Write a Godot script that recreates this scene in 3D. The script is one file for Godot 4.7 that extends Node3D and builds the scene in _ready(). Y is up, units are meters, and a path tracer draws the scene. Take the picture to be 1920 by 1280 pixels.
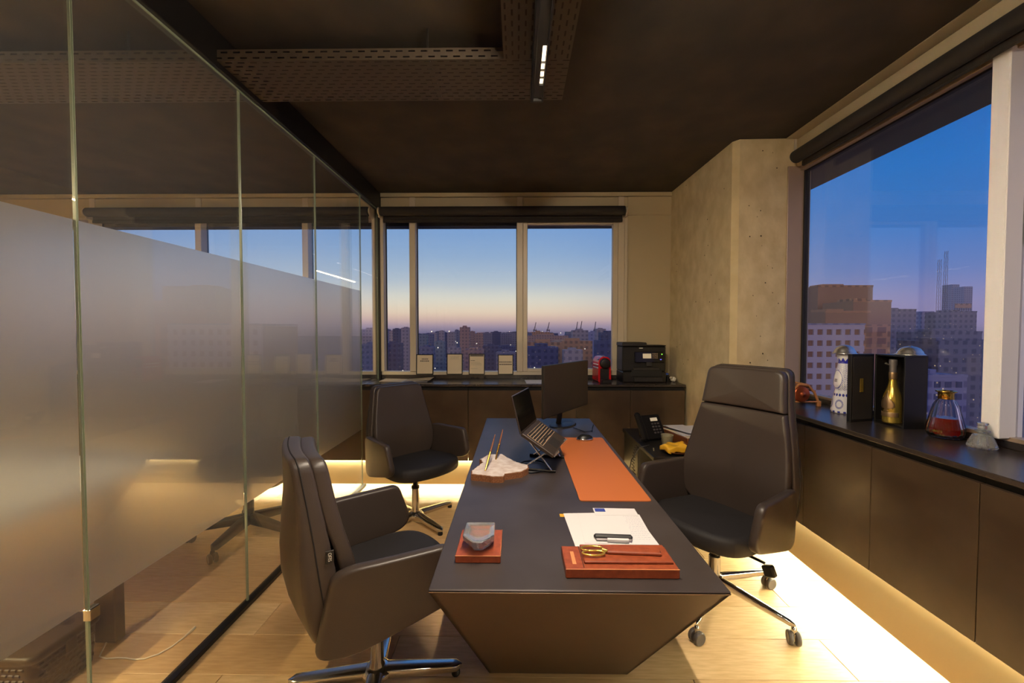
extends Node3D

# ---------------------------------------------------------------- mesh builder
class Mb:
	var v := PackedVector3Array()
	var n := PackedVector3Array()
	var t := PackedVector2Array()
	func vert3(a: Vector3, b: Vector3, c: Vector3, na: Vector3, nb: Vector3, nc: Vector3, ta := Vector2.ZERO, tb := Vector2.ZERO, tc := Vector2.ZERO) -> void:
		v.append(a); v.append(c); v.append(b)
		n.append(na); n.append(nc); n.append(nb)
		t.append(ta); t.append(tc); t.append(tb)
	func tri(a: Vector3, b: Vector3, c: Vector3, ta := Vector2.ZERO, tb := Vector2.ZERO, tc := Vector2.ZERO) -> void:
		var k := (b - a).cross(c - a)
		if k.length_squared() < 1e-18:
			return
		k = k.normalized()
		vert3(a, b, c, k, k, k, ta, tb, tc)
	func quad(a: Vector3, b: Vector3, c: Vector3, d: Vector3) -> void:
		var o := Vector2(0, 1); var p := Vector2(1, 1); var q := Vector2(1, 0); var r := Vector2(0, 0)
		tri(a, b, c, o, p, q)
		tri(a, c, d, o, q, r)
	# chamfered box
	func box(c: Vector3, s: Vector3, bev := 0.002, bs := Basis()) -> Mb:
		var h := s * 0.5
		var e := minf(bev, minf(h.x, minf(h.y, h.z)) * 0.9)
		var i := h - Vector3(e, e, e)
		var P := func(x: float, y: float, z: float) -> Vector3: return c + bs * Vector3(x, y, z)
		for sg in [1.0, -1.0]:
			_q(P.call(sg * h.x, -i.y, -i.z), P.call(sg * h.x, i.y, -i.z), P.call(sg * h.x, i.y, i.z), P.call(sg * h.x, -i.y, i.z), bs.x * sg)
			_q(P.call(-i.x, sg * h.y, -i.z), P.call(i.x, sg * h.y, -i.z), P.call(i.x, sg * h.y, i.z), P.call(-i.x, sg * h.y, i.z), bs.y * sg)
			_q(P.call(-i.x, -i.y, sg * h.z), P.call(i.x, -i.y, sg * h.z), P.call(i.x, i.y, sg * h.z), P.call(-i.x, i.y, sg * h.z), bs.z * sg)
		if e > 0.0:
			for a in [1.0, -1.0]:
				for b in [1.0, -1.0]:
					_q(P.call(a * h.x, b * i.y, -i.z), P.call(a * i.x, b * h.y, -i.z), P.call(a * i.x, b * h.y, i.z), P.call(a * h.x, b * i.y, i.z), bs * Vector3(a, b, 0))
					_q(P.call(a * h.x, -i.y, b * i.z), P.call(a * i.x, -i.y, b * h.z), P.call(a * i.x, i.y, b * h.z), P.call(a * h.x, i.y, b * i.z), bs * Vector3(a, 0, b))
					_q(P.call(-i.x, a * h.y, b * i.z), P.call(-i.x, a * i.y, b * h.z), P.call(i.x, a * i.y, b * h.z), P.call(i.x, a * h.y, b * i.z), bs * Vector3(0, a, b))
					for g in [1.0, -1.0]:
						_t(P.call(a * h.x, b * i.y, g * i.z), P.call(a * i.x, b * h.y, g * i.z), P.call(a * i.x, b * i.y, g * h.z), bs * Vector3(a, b, g))
		return self
	func _q(a: Vector3, b: Vector3, c: Vector3, d: Vector3, out: Vector3) -> void:
		if (b - a).cross(c - a).dot(out) < 0.0:
			quad(d, c, b, a)
		else:
			quad(a, b, c, d)
	func _t(a: Vector3, b: Vector3, c: Vector3, out: Vector3) -> void:
		if (b - a).cross(c - a).dot(out) < 0.0:
			tri(c, b, a)
		else:
			tri(a, b, c)
	func span(lo: Vector3, hi: Vector3, bev := 0.002) -> Mb:
		return box((lo + hi) * 0.5, (hi - lo).abs(), bev)
	# a grid of rows of points; closed wraps each row
	func grid(rows: Array, closed := true, smooth := true, xf := Transform3D()) -> Mb:
		var R := rows.size()
		var C: int = rows[0].size()
		var nn := []
		var pp := []
		for r in R:
			var row := PackedVector3Array()
			for p in rows[r]:
				row.append(xf * (p as Vector3))
			pp.append(row)
			var z := PackedVector3Array()
			z.resize(C)
			nn.append(z)
		var last := C if closed else C - 1
		for r in R - 1:
			for c in last:
				var d := (c + 1) % C
				var a: Vector3 = pp[r][c]; var b: Vector3 = pp[r][d]; var e: Vector3 = pp[r + 1][d]; var f: Vector3 = pp[r + 1][c]
				var k := (e - a).cross(f - b)
				nn[r][c] += k; nn[r][d] += k; nn[r + 1][d] += k; nn[r + 1][c] += k
		for r in R - 1:
			for c in last:
				var d := (c + 1) % C
				var a: Vector3 = pp[r][c]; var b: Vector3 = pp[r][d]; var e: Vector3 = pp[r + 1][d]; var f: Vector3 = pp[r + 1][c]
				var ua := Vector2(float(c) / last, 1.0 - float(r) / (R - 1)); var ub := Vector2(float(c + 1) / last, ua.y)
				var ue := Vector2(ub.x, 1.0 - float(r + 1) / (R - 1)); var uf := Vector2(ua.x, ue.y)
				if smooth:
					var na: Vector3 = nn[r][c]; var nb: Vector3 = nn[r][d]; var ne: Vector3 = nn[r + 1][d]; var nf: Vector3 = nn[r + 1][c]
					na = na.normalized(); nb = nb.normalized(); ne = ne.normalized(); nf = nf.normalized()
					if (a - b).length_squared() > 1e-14:
						vert3(a, b, e, na, nb, ne, ua, ub, ue)
					if (e - f).length_squared() > 1e-14:
						vert3(a, e, f, na, ne, nf, ua, ue, uf)
				else:
					tri(a, b, e, ua, ub, ue); tri(a, e, f, ua, ue, uf)
		return self
	# profile of (radius, height) from bottom to top, around y
	func lathe(prof: Array, seg := 32, xf := Transform3D(), smooth := true, sx := 1.0, sz := 1.0) -> Mb:
		var rows := []
		for p in prof:
			var row := PackedVector3Array()
			for k in seg:
				var a := TAU * k / seg
				row.append(Vector3(cos(a) * p[0] * sx, p[1], -sin(a) * p[0] * sz))
			rows.append(row)
		return grid(rows, true, smooth, xf)
	func tube(path: Array, r, seg := 10, xf := Transform3D()) -> Mb:
		var rows := []
		var up := Vector3.UP
		var N := path.size()
		var d0: Vector3 = (path[1] - path[0]).normalized()
		if absf(d0.dot(up)) > 0.9:
			up = Vector3.RIGHT
		var side := d0.cross(up).normalized()
		var first := PackedVector3Array()
		for i in N:
			var d: Vector3 = (path[mini(i + 1, N - 1)] - path[maxi(i - 1, 0)]).normalized()
			side = (side - d * side.dot(d)).normalized()
			var u2 := side.cross(d)
			var rr: float = r[i] if r is Array else r
			var row := PackedVector3Array()
			for k in seg:
				var a := TAU * k / seg
				row.append(path[i] + (side * cos(a) + u2 * sin(a)) * rr)
			if i == 0:
				var c0 := PackedVector3Array(); c0.resize(seg); c0.fill(path[0]); rows.append(c0); rows.append(row.duplicate())
			rows.append(row)
			if i == N - 1:
				var c1 := PackedVector3Array(); c1.resize(seg); c1.fill(path[i]); rows.append(row.duplicate()); rows.append(c1)
		return grid(rows, true, true, xf)
	# polygon in the xy plane, extruded along z from z0 to z1
	func prism(poly: PackedVector2Array, z0: float, z1: float, xf := Transform3D()) -> Mb:
		var q := poly.duplicate()
		if Geometry2D.is_polygon_clockwise(q):
			q.reverse()
		var ix := Geometry2D.triangulate_polygon(q)
		for k in range(0, ix.size(), 3):
			var a := q[ix[k]]; var b := q[ix[k + 1]]; var c := q[ix[k + 2]]
			if (b - a).cross(c - a) < 0.0:
				var s := b; b = c; c = s
			tri(xf * Vector3(a.x, a.y, z1), xf * Vector3(b.x, b.y, z1), xf * Vector3(c.x, c.y, z1), a, b, c)
			tri(xf * Vector3(c.x, c.y, z0), xf * Vector3(b.x, b.y, z0), xf * Vector3(a.x, a.y, z0), c, b, a)
		for k in q.size():
			var a := q[k]; var b := q[(k + 1) % q.size()]
			quad(xf * Vector3(a.x, a.y, z0), xf * Vector3(b.x, b.y, z0), xf * Vector3(b.x, b.y, z1), xf * Vector3(a.x, a.y, z1))
		return self
	func mesh() -> ArrayMesh:
		var a := []
		a.resize(Mesh.ARRAY_MAX)
		a[Mesh.ARRAY_VERTEX] = v; a[Mesh.ARRAY_NORMAL] = n; a[Mesh.ARRAY_TEX_UV] = t
		var m := ArrayMesh.new()
		m.add_surface_from_arrays(Mesh.PRIMITIVE_TRIANGLES, a)
		return m

# ---------------------------------------------------------------- scene helpers
var M := {}
var used := {}
var rng := RandomNumberGenerator.new()

func numbered(s: String) -> String:
	if not used.has(s):
		used[s] = 0
		return s
	used[s] += 1
	return "%s_%03d" % [s, used[s]]

func tag(o: Node3D, label: String, category: String, group := "", kind := "") -> Node3D:
	o.set_meta("label", label)
	o.set_meta("category", category)
	if group: o.set_meta("group", group)
	if kind: o.set_meta("kind", kind)
	return o

func thing(called: String, label: String, category: String, at := Vector3.ZERO, turn := 0.0, group := "", kind := "") -> Node3D:
	var o := Node3D.new()
	o.name = numbered(called)
	add_child(o, true)
	o.position = at
	o.rotation.y = turn
	return tag(o, label, category, group, kind)

func part(parent: Node3D, called: String, mb: Mb, mat: Material, at := Vector3.ZERO) -> MeshInstance3D:
	return part_mesh(parent, called, mb.mesh(), mat, at)

func part_mesh(parent: Node3D, called: String, me: Mesh, mat: Material, at := Vector3.ZERO) -> MeshInstance3D:
	if mat == null: print('NULL MAT ', called)
	var o := MeshInstance3D.new()
	var base := called
	var k := 0
	while parent.has_node(NodePath(base)):
		k += 1
		base = "%s_%03d" % [called, k]
	o.name = base
	o.mesh = me
	o.material_override = mat
	o.position = at
	parent.add_child(o, true)
	return o

func solo(called: String, mb: Mb, mat: Material, label: String, category: String, at := Vector3.ZERO, group := "", kind := "") -> MeshInstance3D:
	var o := part_mesh(self, numbered(called), mb.mesh(), mat, at)
	tag(o, label, category, group, kind)
	return o

func copy_of(o: Node3D, label: String, at: Vector3, turn: float, group := "") -> Node3D:
	var c: Node3D = o.duplicate()
	c.name = numbered(String(o.name))
	add_child(c, true)
	c.position = at
	c.rotation.y = turn
	c.set_meta("label", label)
	if group: c.set_meta("group", group)
	return c

func col(r: float, g: float, b: float, a := 1.0) -> Color:
	return Color(r / 255.0, g / 255.0, b / 255.0, a)

func mat(called: String, c: Color, rough := 0.6, metal := 0.0, spec := 0.5) -> StandardMaterial3D:
	var m := StandardMaterial3D.new()
	m.resource_name = called
	m.albedo_color = c
	m.roughness = rough
	m.metallic = metal
	m.metallic_specular = spec
	M[called] = m
	return m

func noise_tex(freq: float, oct: int, lo: Color, hi: Color, sd: int, size := 256, kind := FastNoiseLite.TYPE_SIMPLEX_SMOOTH) -> NoiseTexture2D:
	var f := FastNoiseLite.new()
	f.noise_type = kind
	f.seed = sd
	f.frequency = freq
	f.fractal_octaves = oct
	var g := Gradient.new()
	g.set_color(0, lo)
	g.set_color(1, hi)
	var t := NoiseTexture2D.new()
	t.width = size; t.height = size
	t.seamless = true
	t.noise = f
	t.color_ramp = g
	return t

func textured(m: StandardMaterial3D, t: Texture2D, scale: Vector3, world := false) -> void:
	m.albedo_texture = t
	m.uv1_triplanar = true
	m.uv1_world_triplanar = world
	m.uv1_scale = scale

func bumped(m: StandardMaterial3D, t: Texture2D, depth: float) -> void:
	m.heightmap_enabled = true
	m.heightmap_texture = t
	m.heightmap_scale = depth

func round_poly(p: Array, radius, steps := 5) -> PackedVector2Array:
	var out := PackedVector2Array()
	var N := p.size()
	for i in N:
		var a: Vector2 = p[(i + N - 1) % N]; var b: Vector2 = p[i]; var c: Vector2 = p[(i + 1) % N]
		var rr: float = radius[i] if radius is Array else radius
		var da := minf(rr, (a - b).length() * 0.49); var dc := minf(rr, (c - b).length() * 0.49)
		var s := b + (a - b).normalized() * da; var e := b + (c - b).normalized() * dc
		for k in steps + 1:
			var t := float(k) / steps
			out.append(s.lerp(b, t).lerp(b.lerp(e, t), t))
	return out

func densify(p: PackedVector2Array, step: float) -> PackedVector2Array:
	var out := PackedVector2Array()
	for i in p.size():
		var a := p[i]; var b := p[(i + 1) % p.size()]
		var k := maxi(1, int(ceil((b - a).length() / step)))
		for j in k:
			out.append(a.lerp(b, float(j) / k))
	return out

# padded panel: outline in (u, v), thickness along w, rolled edges, bent by place(u, v, w)
func cushion(outline: PackedVector2Array, thick: float, er: float, crown: float, place: Callable, back_crown := 0.0) -> Mb:
	var q := densify(outline, 0.022)
	if Geometry2D.is_polygon_clockwise(q):
		q.reverse()
	var c := Vector2.ZERO
	for p in q: c += p
	c /= q.size()
	var R := 0.0
	for p in q: R += (p - c).length()
	R /= q.size()
	er = minf(er, thick * 0.5)
	var prof := []
	var e0 := 1.0 - er / R
	for s in [0.001, 0.25, 0.5, 0.7, 0.85]:
		if s < e0 - 0.02:
			prof.append([s, thick * 0.5, 1.0])
	for k in 9:
		var a := PI * 0.5 - PI * k / 8.0
		prof.append([e0 + er / R * cos(a), (thick * 0.5 - er) * signf(sin(a) if absf(sin(a)) > 0.01 else 0.0) + er * sin(a), signf(sin(a))])
	for s in [0.85, 0.7, 0.5, 0.25, 0.001]:
		if s < e0 - 0.02:
			prof.append([s, -thick * 0.5, -1.0])
	var rows := []
	for f in prof:
		var row := PackedVector3Array()
		var s: float = f[0]
		var w: float = f[1]
		var cr := (1.0 - s * s) * (crown if f[2] > 0 else -back_crown)
		for p in q:
			var d := c + (p - c) * s
			row.append(place.call(d.x, d.y, w + cr))
		rows.append(row)
	# orientation: going from front centre outwards with a counter-clockwise outline seen from +w
	var mb := Mb.new()
	mb.grid(rows)
	# check the handedness of place
	var o: Vector3 = place.call(c.x, c.y, 0.0)
	var du: Vector3 = place.call(c.x + 0.01, c.y, 0.0) - o
	var dv: Vector3 = place.call(c.x, c.y + 0.01, 0.0) - o
	var dw: Vector3 = place.call(c.x, c.y, 0.01) - o
	if du.cross(dv).dot(dw) > 0.0:
		flip(mb)
	return mb

func flip(mb: Mb) -> void:
	for k in range(0, mb.v.size(), 3):
		var a := mb.v[k + 1]; mb.v[k + 1] = mb.v[k + 2]; mb.v[k + 2] = a
		var b := mb.n[k + 1]; mb.n[k + 1] = mb.n[k + 2]; mb.n[k + 2] = b
		var c := mb.t[k + 1]; mb.t[k + 1] = mb.t[k + 2]; mb.t[k + 2] = c
	for k in mb.n.size():
		mb.n[k] = -mb.n[k]

func xf(at: Vector3, bs := Basis()) -> Transform3D:
	return Transform3D(bs, at)

func area_light(called: String, at: Vector3, dir: Vector3, size: Vector2, energy: float, c: Color, long_axis := Vector3.RIGHT) -> void:
	var l := AreaLight3D.new()
	l.name = called
	l.area_size = size
	l.light_energy = energy
	l.light_color = c
	l.shadow_enabled = true
	l.set("area_range", 20.0)
	add_child(l, true)
	var z := -dir.normalized()
	var x := (long_axis - z * long_axis.dot(z)).normalized()
	l.transform = Transform3D(Basis(x, z.cross(x), z), at)

func bulb_light(called: String, at: Vector3, energy: float) -> void:
	var l := OmniLight3D.new()
	l.name = called
	l.light_energy = energy
	l.light_color = WARM
	l.light_size = 0.012
	l.omni_range = 20.0
	l.omni_attenuation = 2.0
	l.shadow_enabled = true
	add_child(l, true)
	l.position = at

# ---------------------------------------------------------------- build
const HC := 0.912        # counter height
const CEIL := 2.74
const GX := -1.371       # glass partition
const BACK := -4.08      # back wall plane

func _ready() -> void:
	rng.seed = 7
	set_camera()
	set_sky()
	set_lights()
	make_materials()
	room()
	glass_wall()
	windows()
	ceiling_fittings()
	counters()
	city()
	desk()
	chairs()
	desk_items()
	back_counter_items()
	right_counter_items()
	corner_items()
	next_office()

func set_camera() -> void:
	var c := Camera3D.new()
	c.name = "camera"
	c.fov = rad_to_deg(2.0 * atan(640.0 / 772.0))
	c.near = 0.05
	c.far = 6000.0
	c.transform = Transform3D(Basis(Vector3.UP, 0.0121) * Basis(Vector3.RIGHT, -0.0286), Vector3(0, 1.4, 0))
	add_child(c)
	c.current = true

func lin(c: Color) -> Color:
	return c.srgb_to_linear()

func ramp(stops: Array, x: float) -> Color:
	for i in stops.size() - 1:
		if x <= stops[i + 1][0]:
			return (stops[i][1] as Color).lerp(stops[i + 1][1], clampf((x - stops[i][0]) / (stops[i + 1][0] - stops[i][0]), 0, 1))
	return stops[-1][1]

func set_sky() -> void:
	# dusk: a pale band over the sunset side, deeper blue away from it
	var west := [[-90.0, lin(col(70, 72, 100))], [0.0, lin(col(138, 132, 164))], [0.6, lin(col(162, 146, 166))], [1.3, lin(col(212, 178, 168))], [2.4, lin(col(232, 212, 188))], [4.2, lin(col(224, 222, 208))], [6.5, lin(col(182, 198, 212))], [10.0, lin(col(148, 178, 214))], [14.0, lin(col(124, 164, 216))], [25.0, lin(col(88, 142, 210))], [50.0, lin(col(48, 98, 170))], [90.0, lin(col(32, 70, 136))]]
	var north := [[-90.0, lin(col(70, 72, 100))], [0.0, lin(col(134, 124, 164))], [3.0, lin(col(130, 128, 178))], [6.0, lin(col(92, 120, 186))], [10.0, lin(col(56, 116, 194))], [16.0, lin(col(34, 116, 200))], [25.0, lin(col(22, 98, 184))], [50.0, lin(col(20, 74, 148))], [90.0, lin(col(22, 60, 126))]]
	# the anti-twilight arch opposite the sunset
	var east := [[-90.0, lin(col(70, 72, 100))], [0.0, lin(col(140, 128, 160))], [5.0, lin(col(168, 146, 176))], [10.0, lin(col(190, 162, 186))], [18.0, lin(col(150, 154, 200))], [32.0, lin(col(84, 122, 194))], [55.0, lin(col(30, 78, 152))], [90.0, lin(col(24, 62, 128))]]
	var w := 512; var h := 256
	var im := Image.create(w, h, false, Image.FORMAT_RGBF)
	for y in h:
		var el := 90.0 - (y + 0.5) / h * 180.0
		var a := ramp(west, el); var b := ramp(north, el); var g := ramp(east, el)
		for x in w:
			var az := (x + 0.5) / w * 360.0   # 0 is -Z, 90 is +X
			var d := absf(wrapf(az + 12.0, -180.0, 180.0))
			im.set_pixel(x, y, a.lerp(b, smoothstep(12.0, 58.0, d)).lerp(g, smoothstep(75.0, 150.0, d)))
	var sm := PanoramaSkyMaterial.new()
	sm.panorama = ImageTexture.create_from_image(im)
	var sky := Sky.new()
	sky.sky_material = sm
	var e := Environment.new()
	e.background_mode = Environment.BG_SKY
	e.sky = sky
	e.tonemap_mode = Environment.TONE_MAPPER_LINEAR
	e.tonemap_exposure = 1.0
	e.sdfgi_enabled = true
	e.ssao_enabled = true
	e.ssil_enabled = true
	var we := WorldEnvironment.new()
	we.name = "dusk_environment"
	we.environment = e
	add_child(we)

const WARM := Color(1.0, 0.93, 0.83)
const AMBER := Color(1.0, 0.90, 0.66)
const LED := Color(1.0, 0.965, 0.81)

func set_lights() -> void:
	# light strips under the cabinets, hidden above the toe recess
	area_light("strip_light_back", Vector3(-1.8, 0.236, -3.684), Vector3(0, -1, 0.25), Vector2(6.4, 0.008), 15.0, LED)
	area_light("strip_light_right", Vector3(1.7145, 0.295, -1.2), Vector3(-0.25, -1, 0), Vector2(3.4, 0.008), 7.0, LED, Vector3.BACK)

func make_materials() -> void:
	var grey := noise_tex(0.02, 4, Color(0.55, 0.55, 0.55), Color(1, 1, 1), 3)
	var fine := noise_tex(0.09, 3, Color(0.35, 0.35, 0.35), Color(1, 1, 1), 5)
	var cell := noise_tex(0.11, 2, Color(0.2, 0.2, 0.2), Color(1, 1, 1), 9, 256, FastNoiseLite.TYPE_CELLULAR)
	var wood := noise_tex(0.03, 5, Color(0.90, 0.87, 0.83), Color(1, 1, 1), 11, 512)
	# oak planks: three tones, grain along x
	var tones := [col(216, 182, 132), col(210, 174, 124), col(221, 189, 141), col(213, 178, 129)]
	for k in 4:
		var m := mat("oak_%d" % k, tones[k], 0.42)
		textured(m, wood, Vector3(0.5, 1.0, 4.0), true)
		m.uv1_offset = Vector3(0.37 * k, 0.1 * k, 0.53 * k)
		bumped(m, wood, 0.02)
	mat("subfloor", col(70, 52, 34), 0.9)
	var m2 := mat("ceiling", col(54, 42, 31), 0.85)
	textured(m2, grey, Vector3(0.5, 0.5, 0.5))
	var cc := noise_tex(0.012, 5, col(182, 163, 125), col(208, 190, 150), 21, 512)
	m2 = mat("concrete", Color(1, 1, 1), 0.9)
	textured(m2, cc, Vector3(1.1, 0.8, 1.1))
	bumped(m2, cell, 0.12)
	m2 = mat("pit", col(70, 58, 42), 1.0)
	mat("beige_panel", col(178, 162, 130), 0.5)
	mat("cream_frame", col(196, 182, 158), 0.4)
	mat("white_frame", col(242, 240, 238), 0.35)
	mat("bronze_frame", col(158, 138, 120), 0.4, 0.3)
	mat("gasket", col(14, 13, 13), 0.6)
	mat("black_metal", col(20, 17, 15), 0.45, 0.2)
	mat("black_plastic", col(22, 20, 19), 0.42)
	mat("phone_plastic", col(22, 19, 18), 0.75, 0.0, 0.25)
	mat("dark_plastic", col(38, 34, 32), 0.5)
	m2 = mat("tray_steel", col(60, 50, 40), 0.55, 0.2)
	mat("blind_cloth", col(34, 28, 24), 0.85)
	var soft := noise_tex(0.014, 4, Color(0.84, 0.82, 0.80), Color(1, 1, 1), 15)
	m2 = mat("counter", col(58, 50, 46), 0.27, 0.0, 0.65)
	textured(m2, soft, Vector3(2, 2, 2))
	m2 = mat("cabinet", col(69, 56, 44), 0.29)
	textured(m2, soft, Vector3(1.2, 1.2, 1.2))
	mat("shadow_gap", col(10, 8, 7), 0.9)  # near-black body colour stands in for shade in the gaps round the doors
	mat("toe_panel", col(126, 106, 72), 0.6)
	m2 = mat("desk_steel", col(84, 64, 53), 0.40, 0.2)  # browned to stand in for the warm reflection on the sides
	textured(m2, soft, Vector3(1.1, 1.1, 1.1))
	m2 = mat("desk_steel_cool", col(72, 64, 63), 0.38, 0.2)  # same steel, cooled to stand in for sky reflected on top
	textured(m2, soft, Vector3(1.1, 1.1, 1.1))
	m2 = mat("desk_edge_highlight", col(128, 108, 92), 0.35, 0.5)  # lighter colour painted in as the highlight along the front edge
	m2 = mat("leather", col(62, 52, 46), 0.39)
	bumped(m2, cell, 0.03)
	m2.uv1_triplanar = true
	m2.uv1_scale = Vector3(9, 9, 9)
	m2 = mat("shaded_seat", col(30, 26, 27), 0.7)  # seat colour darkened to stand in for the shadow on the cushions
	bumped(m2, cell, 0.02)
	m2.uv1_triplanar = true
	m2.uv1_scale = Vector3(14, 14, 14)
	mat("seam", col(26, 21, 19), 0.8)
	mat("chrome", col(225, 222, 218), 0.09, 1.0)
	mat("polished_aluminium", col(215, 212, 206), 0.16, 1.0)
	mat("caster", col(74, 66, 60), 0.45)
	mat("caster_hub", col(40, 35, 33), 0.5)
	m2 = mat("brown_leather", col(156, 74, 42), 0.42)
	textured(m2, noise_tex(0.03, 5, Color(0.80, 0.76, 0.72), Color(1, 1, 1), 31), Vector3(5, 5, 5))
	mat("leather_edge", col(205, 130, 80), 0.5)
	m2 = mat("orange_mat", col(180, 97, 45), 0.55)
	bumped(m2, cell, 0.01)
	m2.uv1_triplanar = true
	m2.uv1_scale = Vector3(12, 12, 12)
	m2 = mat("paper", col(206, 201, 200), 0.8)
	m2 = mat("cream_paper", col(222, 204, 172), 0.8)
	mat("gold", col(226, 178, 84), 0.2, 1.0)
	mat("bright_gold", col(240, 206, 100), 0.2, 0.85)
	mat("silver", col(236, 232, 228), 0.26, 0.95)
	mat("pewter", col(196, 164, 128), 0.35, 0.9)
	mat("grey_foil", col(128, 122, 122), 0.4, 0.6)
	mat("brown_wood", col(112, 62, 30), 0.45)
	m2 = mat("oak_stand", col(190, 128, 74), 0.45)
	textured(m2, wood, Vector3(6, 20, 6))
	mat("copper", col(190, 96, 58), 0.3, 0.8)
	m2 = mat("stone_top", col(214, 204, 198), 0.5)
	textured(m2, noise_tex(0.02, 5, Color(0.86, 0.8, 0.76), Color(1, 1, 1), 41), Vector3(4, 4, 4))
	m2 = mat("stone_rim", col(176, 118, 74), 0.85)
	textured(m2, noise_tex(0.05, 4, Color(0.55, 0.45, 0.38), Color(1, 1, 1), 42), Vector3(14, 14, 14))
	bumped(m2, cell, 0.3)
	m2 = mat("screen_black", col(8, 7, 8), 0.12)
	m2 = mat("monitor_screen", col(44, 33, 24), 0.5)
	mat("keycaps", col(20, 17, 16), 0.5)
	mat("key_bed", col(156, 130, 104), 0.5)
	mat("laptop_shell", col(58, 48, 42), 0.4, 0.3)
	mat("red_plastic", col(190, 18, 24), 0.25)
	mat("white_plastic", col(226, 220, 208), 0.4)
	mat("yellow_bag", col(236, 176, 40), 0.4)
	mat("blue_ink", col(38, 58, 138), 0.6)
	mat("grey_ink", col(110, 100, 90), 0.8)
	mat("cup", col(150, 140, 108), 0.4)
	m2 = mat("basket", col(72, 54, 34), 0.5)
	mat("dark_wood", col(66, 44, 30), 0.5)
	mat("cable_white", col(226, 214, 186), 0.5)
	mat("plant", col(44, 66, 30), 0.6)
	# glass
	m2 = mat("pane", col(255, 255, 255, 0.015), 0.01)
	m2.transparency = BaseMaterial3D.TRANSPARENCY_ALPHA
	m2 = mat("pane_edge", col(126, 138, 118), 0.25)
	m2 = mat("frost", col(236, 232, 224, 0.09), 0.28)
	m2.transparency = BaseMaterial3D.TRANSPARENCY_ALPHA
	m2.refraction_enabled = true
	m2.refraction_scale = 0.045
	m2 = mat("crystal", col(255, 255, 255, 0.03), 0.0)
	m2.transparency = BaseMaterial3D.TRANSPARENCY_ALPHA
	m2.refraction_enabled = true
	m2.refraction_scale = 0.052
	m2 = mat("cut_crystal", col(250, 250, 250, 0.17), 0.0)  # milky white mixed in to stand for the highlights of the lamp
	m2.transparency = BaseMaterial3D.TRANSPARENCY_ALPHA
	m2.refraction_enabled = true
	m2.refraction_scale = 0.055
	m2 = mat("clear_glass", col(255, 255, 255, 0.0), 0.0)
	m2.transparency = BaseMaterial3D.TRANSPARENCY_ALPHA
	m2.refraction_enabled = true
	m2.refraction_scale = 0.045
	m2 = mat("amber_liquor", col(240, 34, 16, 0.45), 0.0)  # opaque red mixed in to stand for lamp light glowing through
	m2.transparency = BaseMaterial3D.TRANSPARENCY_ALPHA
	m2.refraction_enabled = true
	m2.refraction_scale = 0.035
	# emitters
	for g in [["lamp_glow", Color(1.0, 0.9, 0.74), 3.0], ["led_glow", LED, 2.0], ["street_glow", Color(1.0, 0.93, 0.8), 1.6], ["green_led", Color(0.5, 1.0, 0.2), 1.2], ["blue_led", Color(0.2, 0.25, 1.0), 1.4], ["lcd", Color(0.62, 0.56, 0.44), 0.35], ["lit_window", Color(1.0, 0.82, 0.5), 0.7]]:
		var k := mat(g[0], col(230, 220, 200), 0.5)
		k.emission_enabled = true
		k.emission = g[1]
		k.emission_energy_multiplier = g[2]
	# far facades: eight tones, lightened to stand in for haze, with a window grid too small to pick apart
	var grid_im := Image.create(64, 64, false, Image.FORMAT_RGB8)
	grid_im.fill(Color(1, 1, 1))
	var em := Image.create(256, 256, false, Image.FORMAT_RGB8)
	em.fill(Color.BLACK)
	for x in 8:
		for y in 8:
			grid_im.fill_rect(Rect2i(x * 8 + 2, y * 8 + 2, 4, 4), Color(0.8, 0.8, 0.84))
	for x in 32:
		for y in 32:
			if rng.randf() < 0.022:
				em.fill_rect(Rect2i(x * 8 + 2, y * 8 + 2, 4, 4), Color(1.0, 0.86, 0.6) * rng.randf_range(0.3, 1.0))
	var gt := ImageTexture.create_from_image(grid_im)
	var et := ImageTexture.create_from_image(em)
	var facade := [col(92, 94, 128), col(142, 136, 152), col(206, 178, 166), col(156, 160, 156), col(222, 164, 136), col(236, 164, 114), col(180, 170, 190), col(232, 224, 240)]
	for k in facade.size():
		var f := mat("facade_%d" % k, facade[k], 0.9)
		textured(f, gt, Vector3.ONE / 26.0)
		f.emission_enabled = k != 7
		f.emission_texture = et
		f.emission = Color.BLACK
		f.emission_energy_multiplier = 0.9
		f.uv1_triplanar_sharpness = 20.0
	mat("facade_plain", col(214, 150, 108), 0.9)  # right-hand facade colours warmed to stand in for room reflections in the pane
	mat("facade_white", col(236, 210, 200), 0.9)
	mat("facade_window", col(176, 112, 84), 0.5)
	mat("city_ground", col(96, 94, 120), 1.0)
	mat("mast_steel", col(120, 92, 100), 0.8)

# ---------------------------------------------------------------- shell
func struct(called: String, label: String, category := "structure") -> Node3D:
	return thing(called, label, category, Vector3.ZERO, 0.0, "", "structure")

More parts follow.
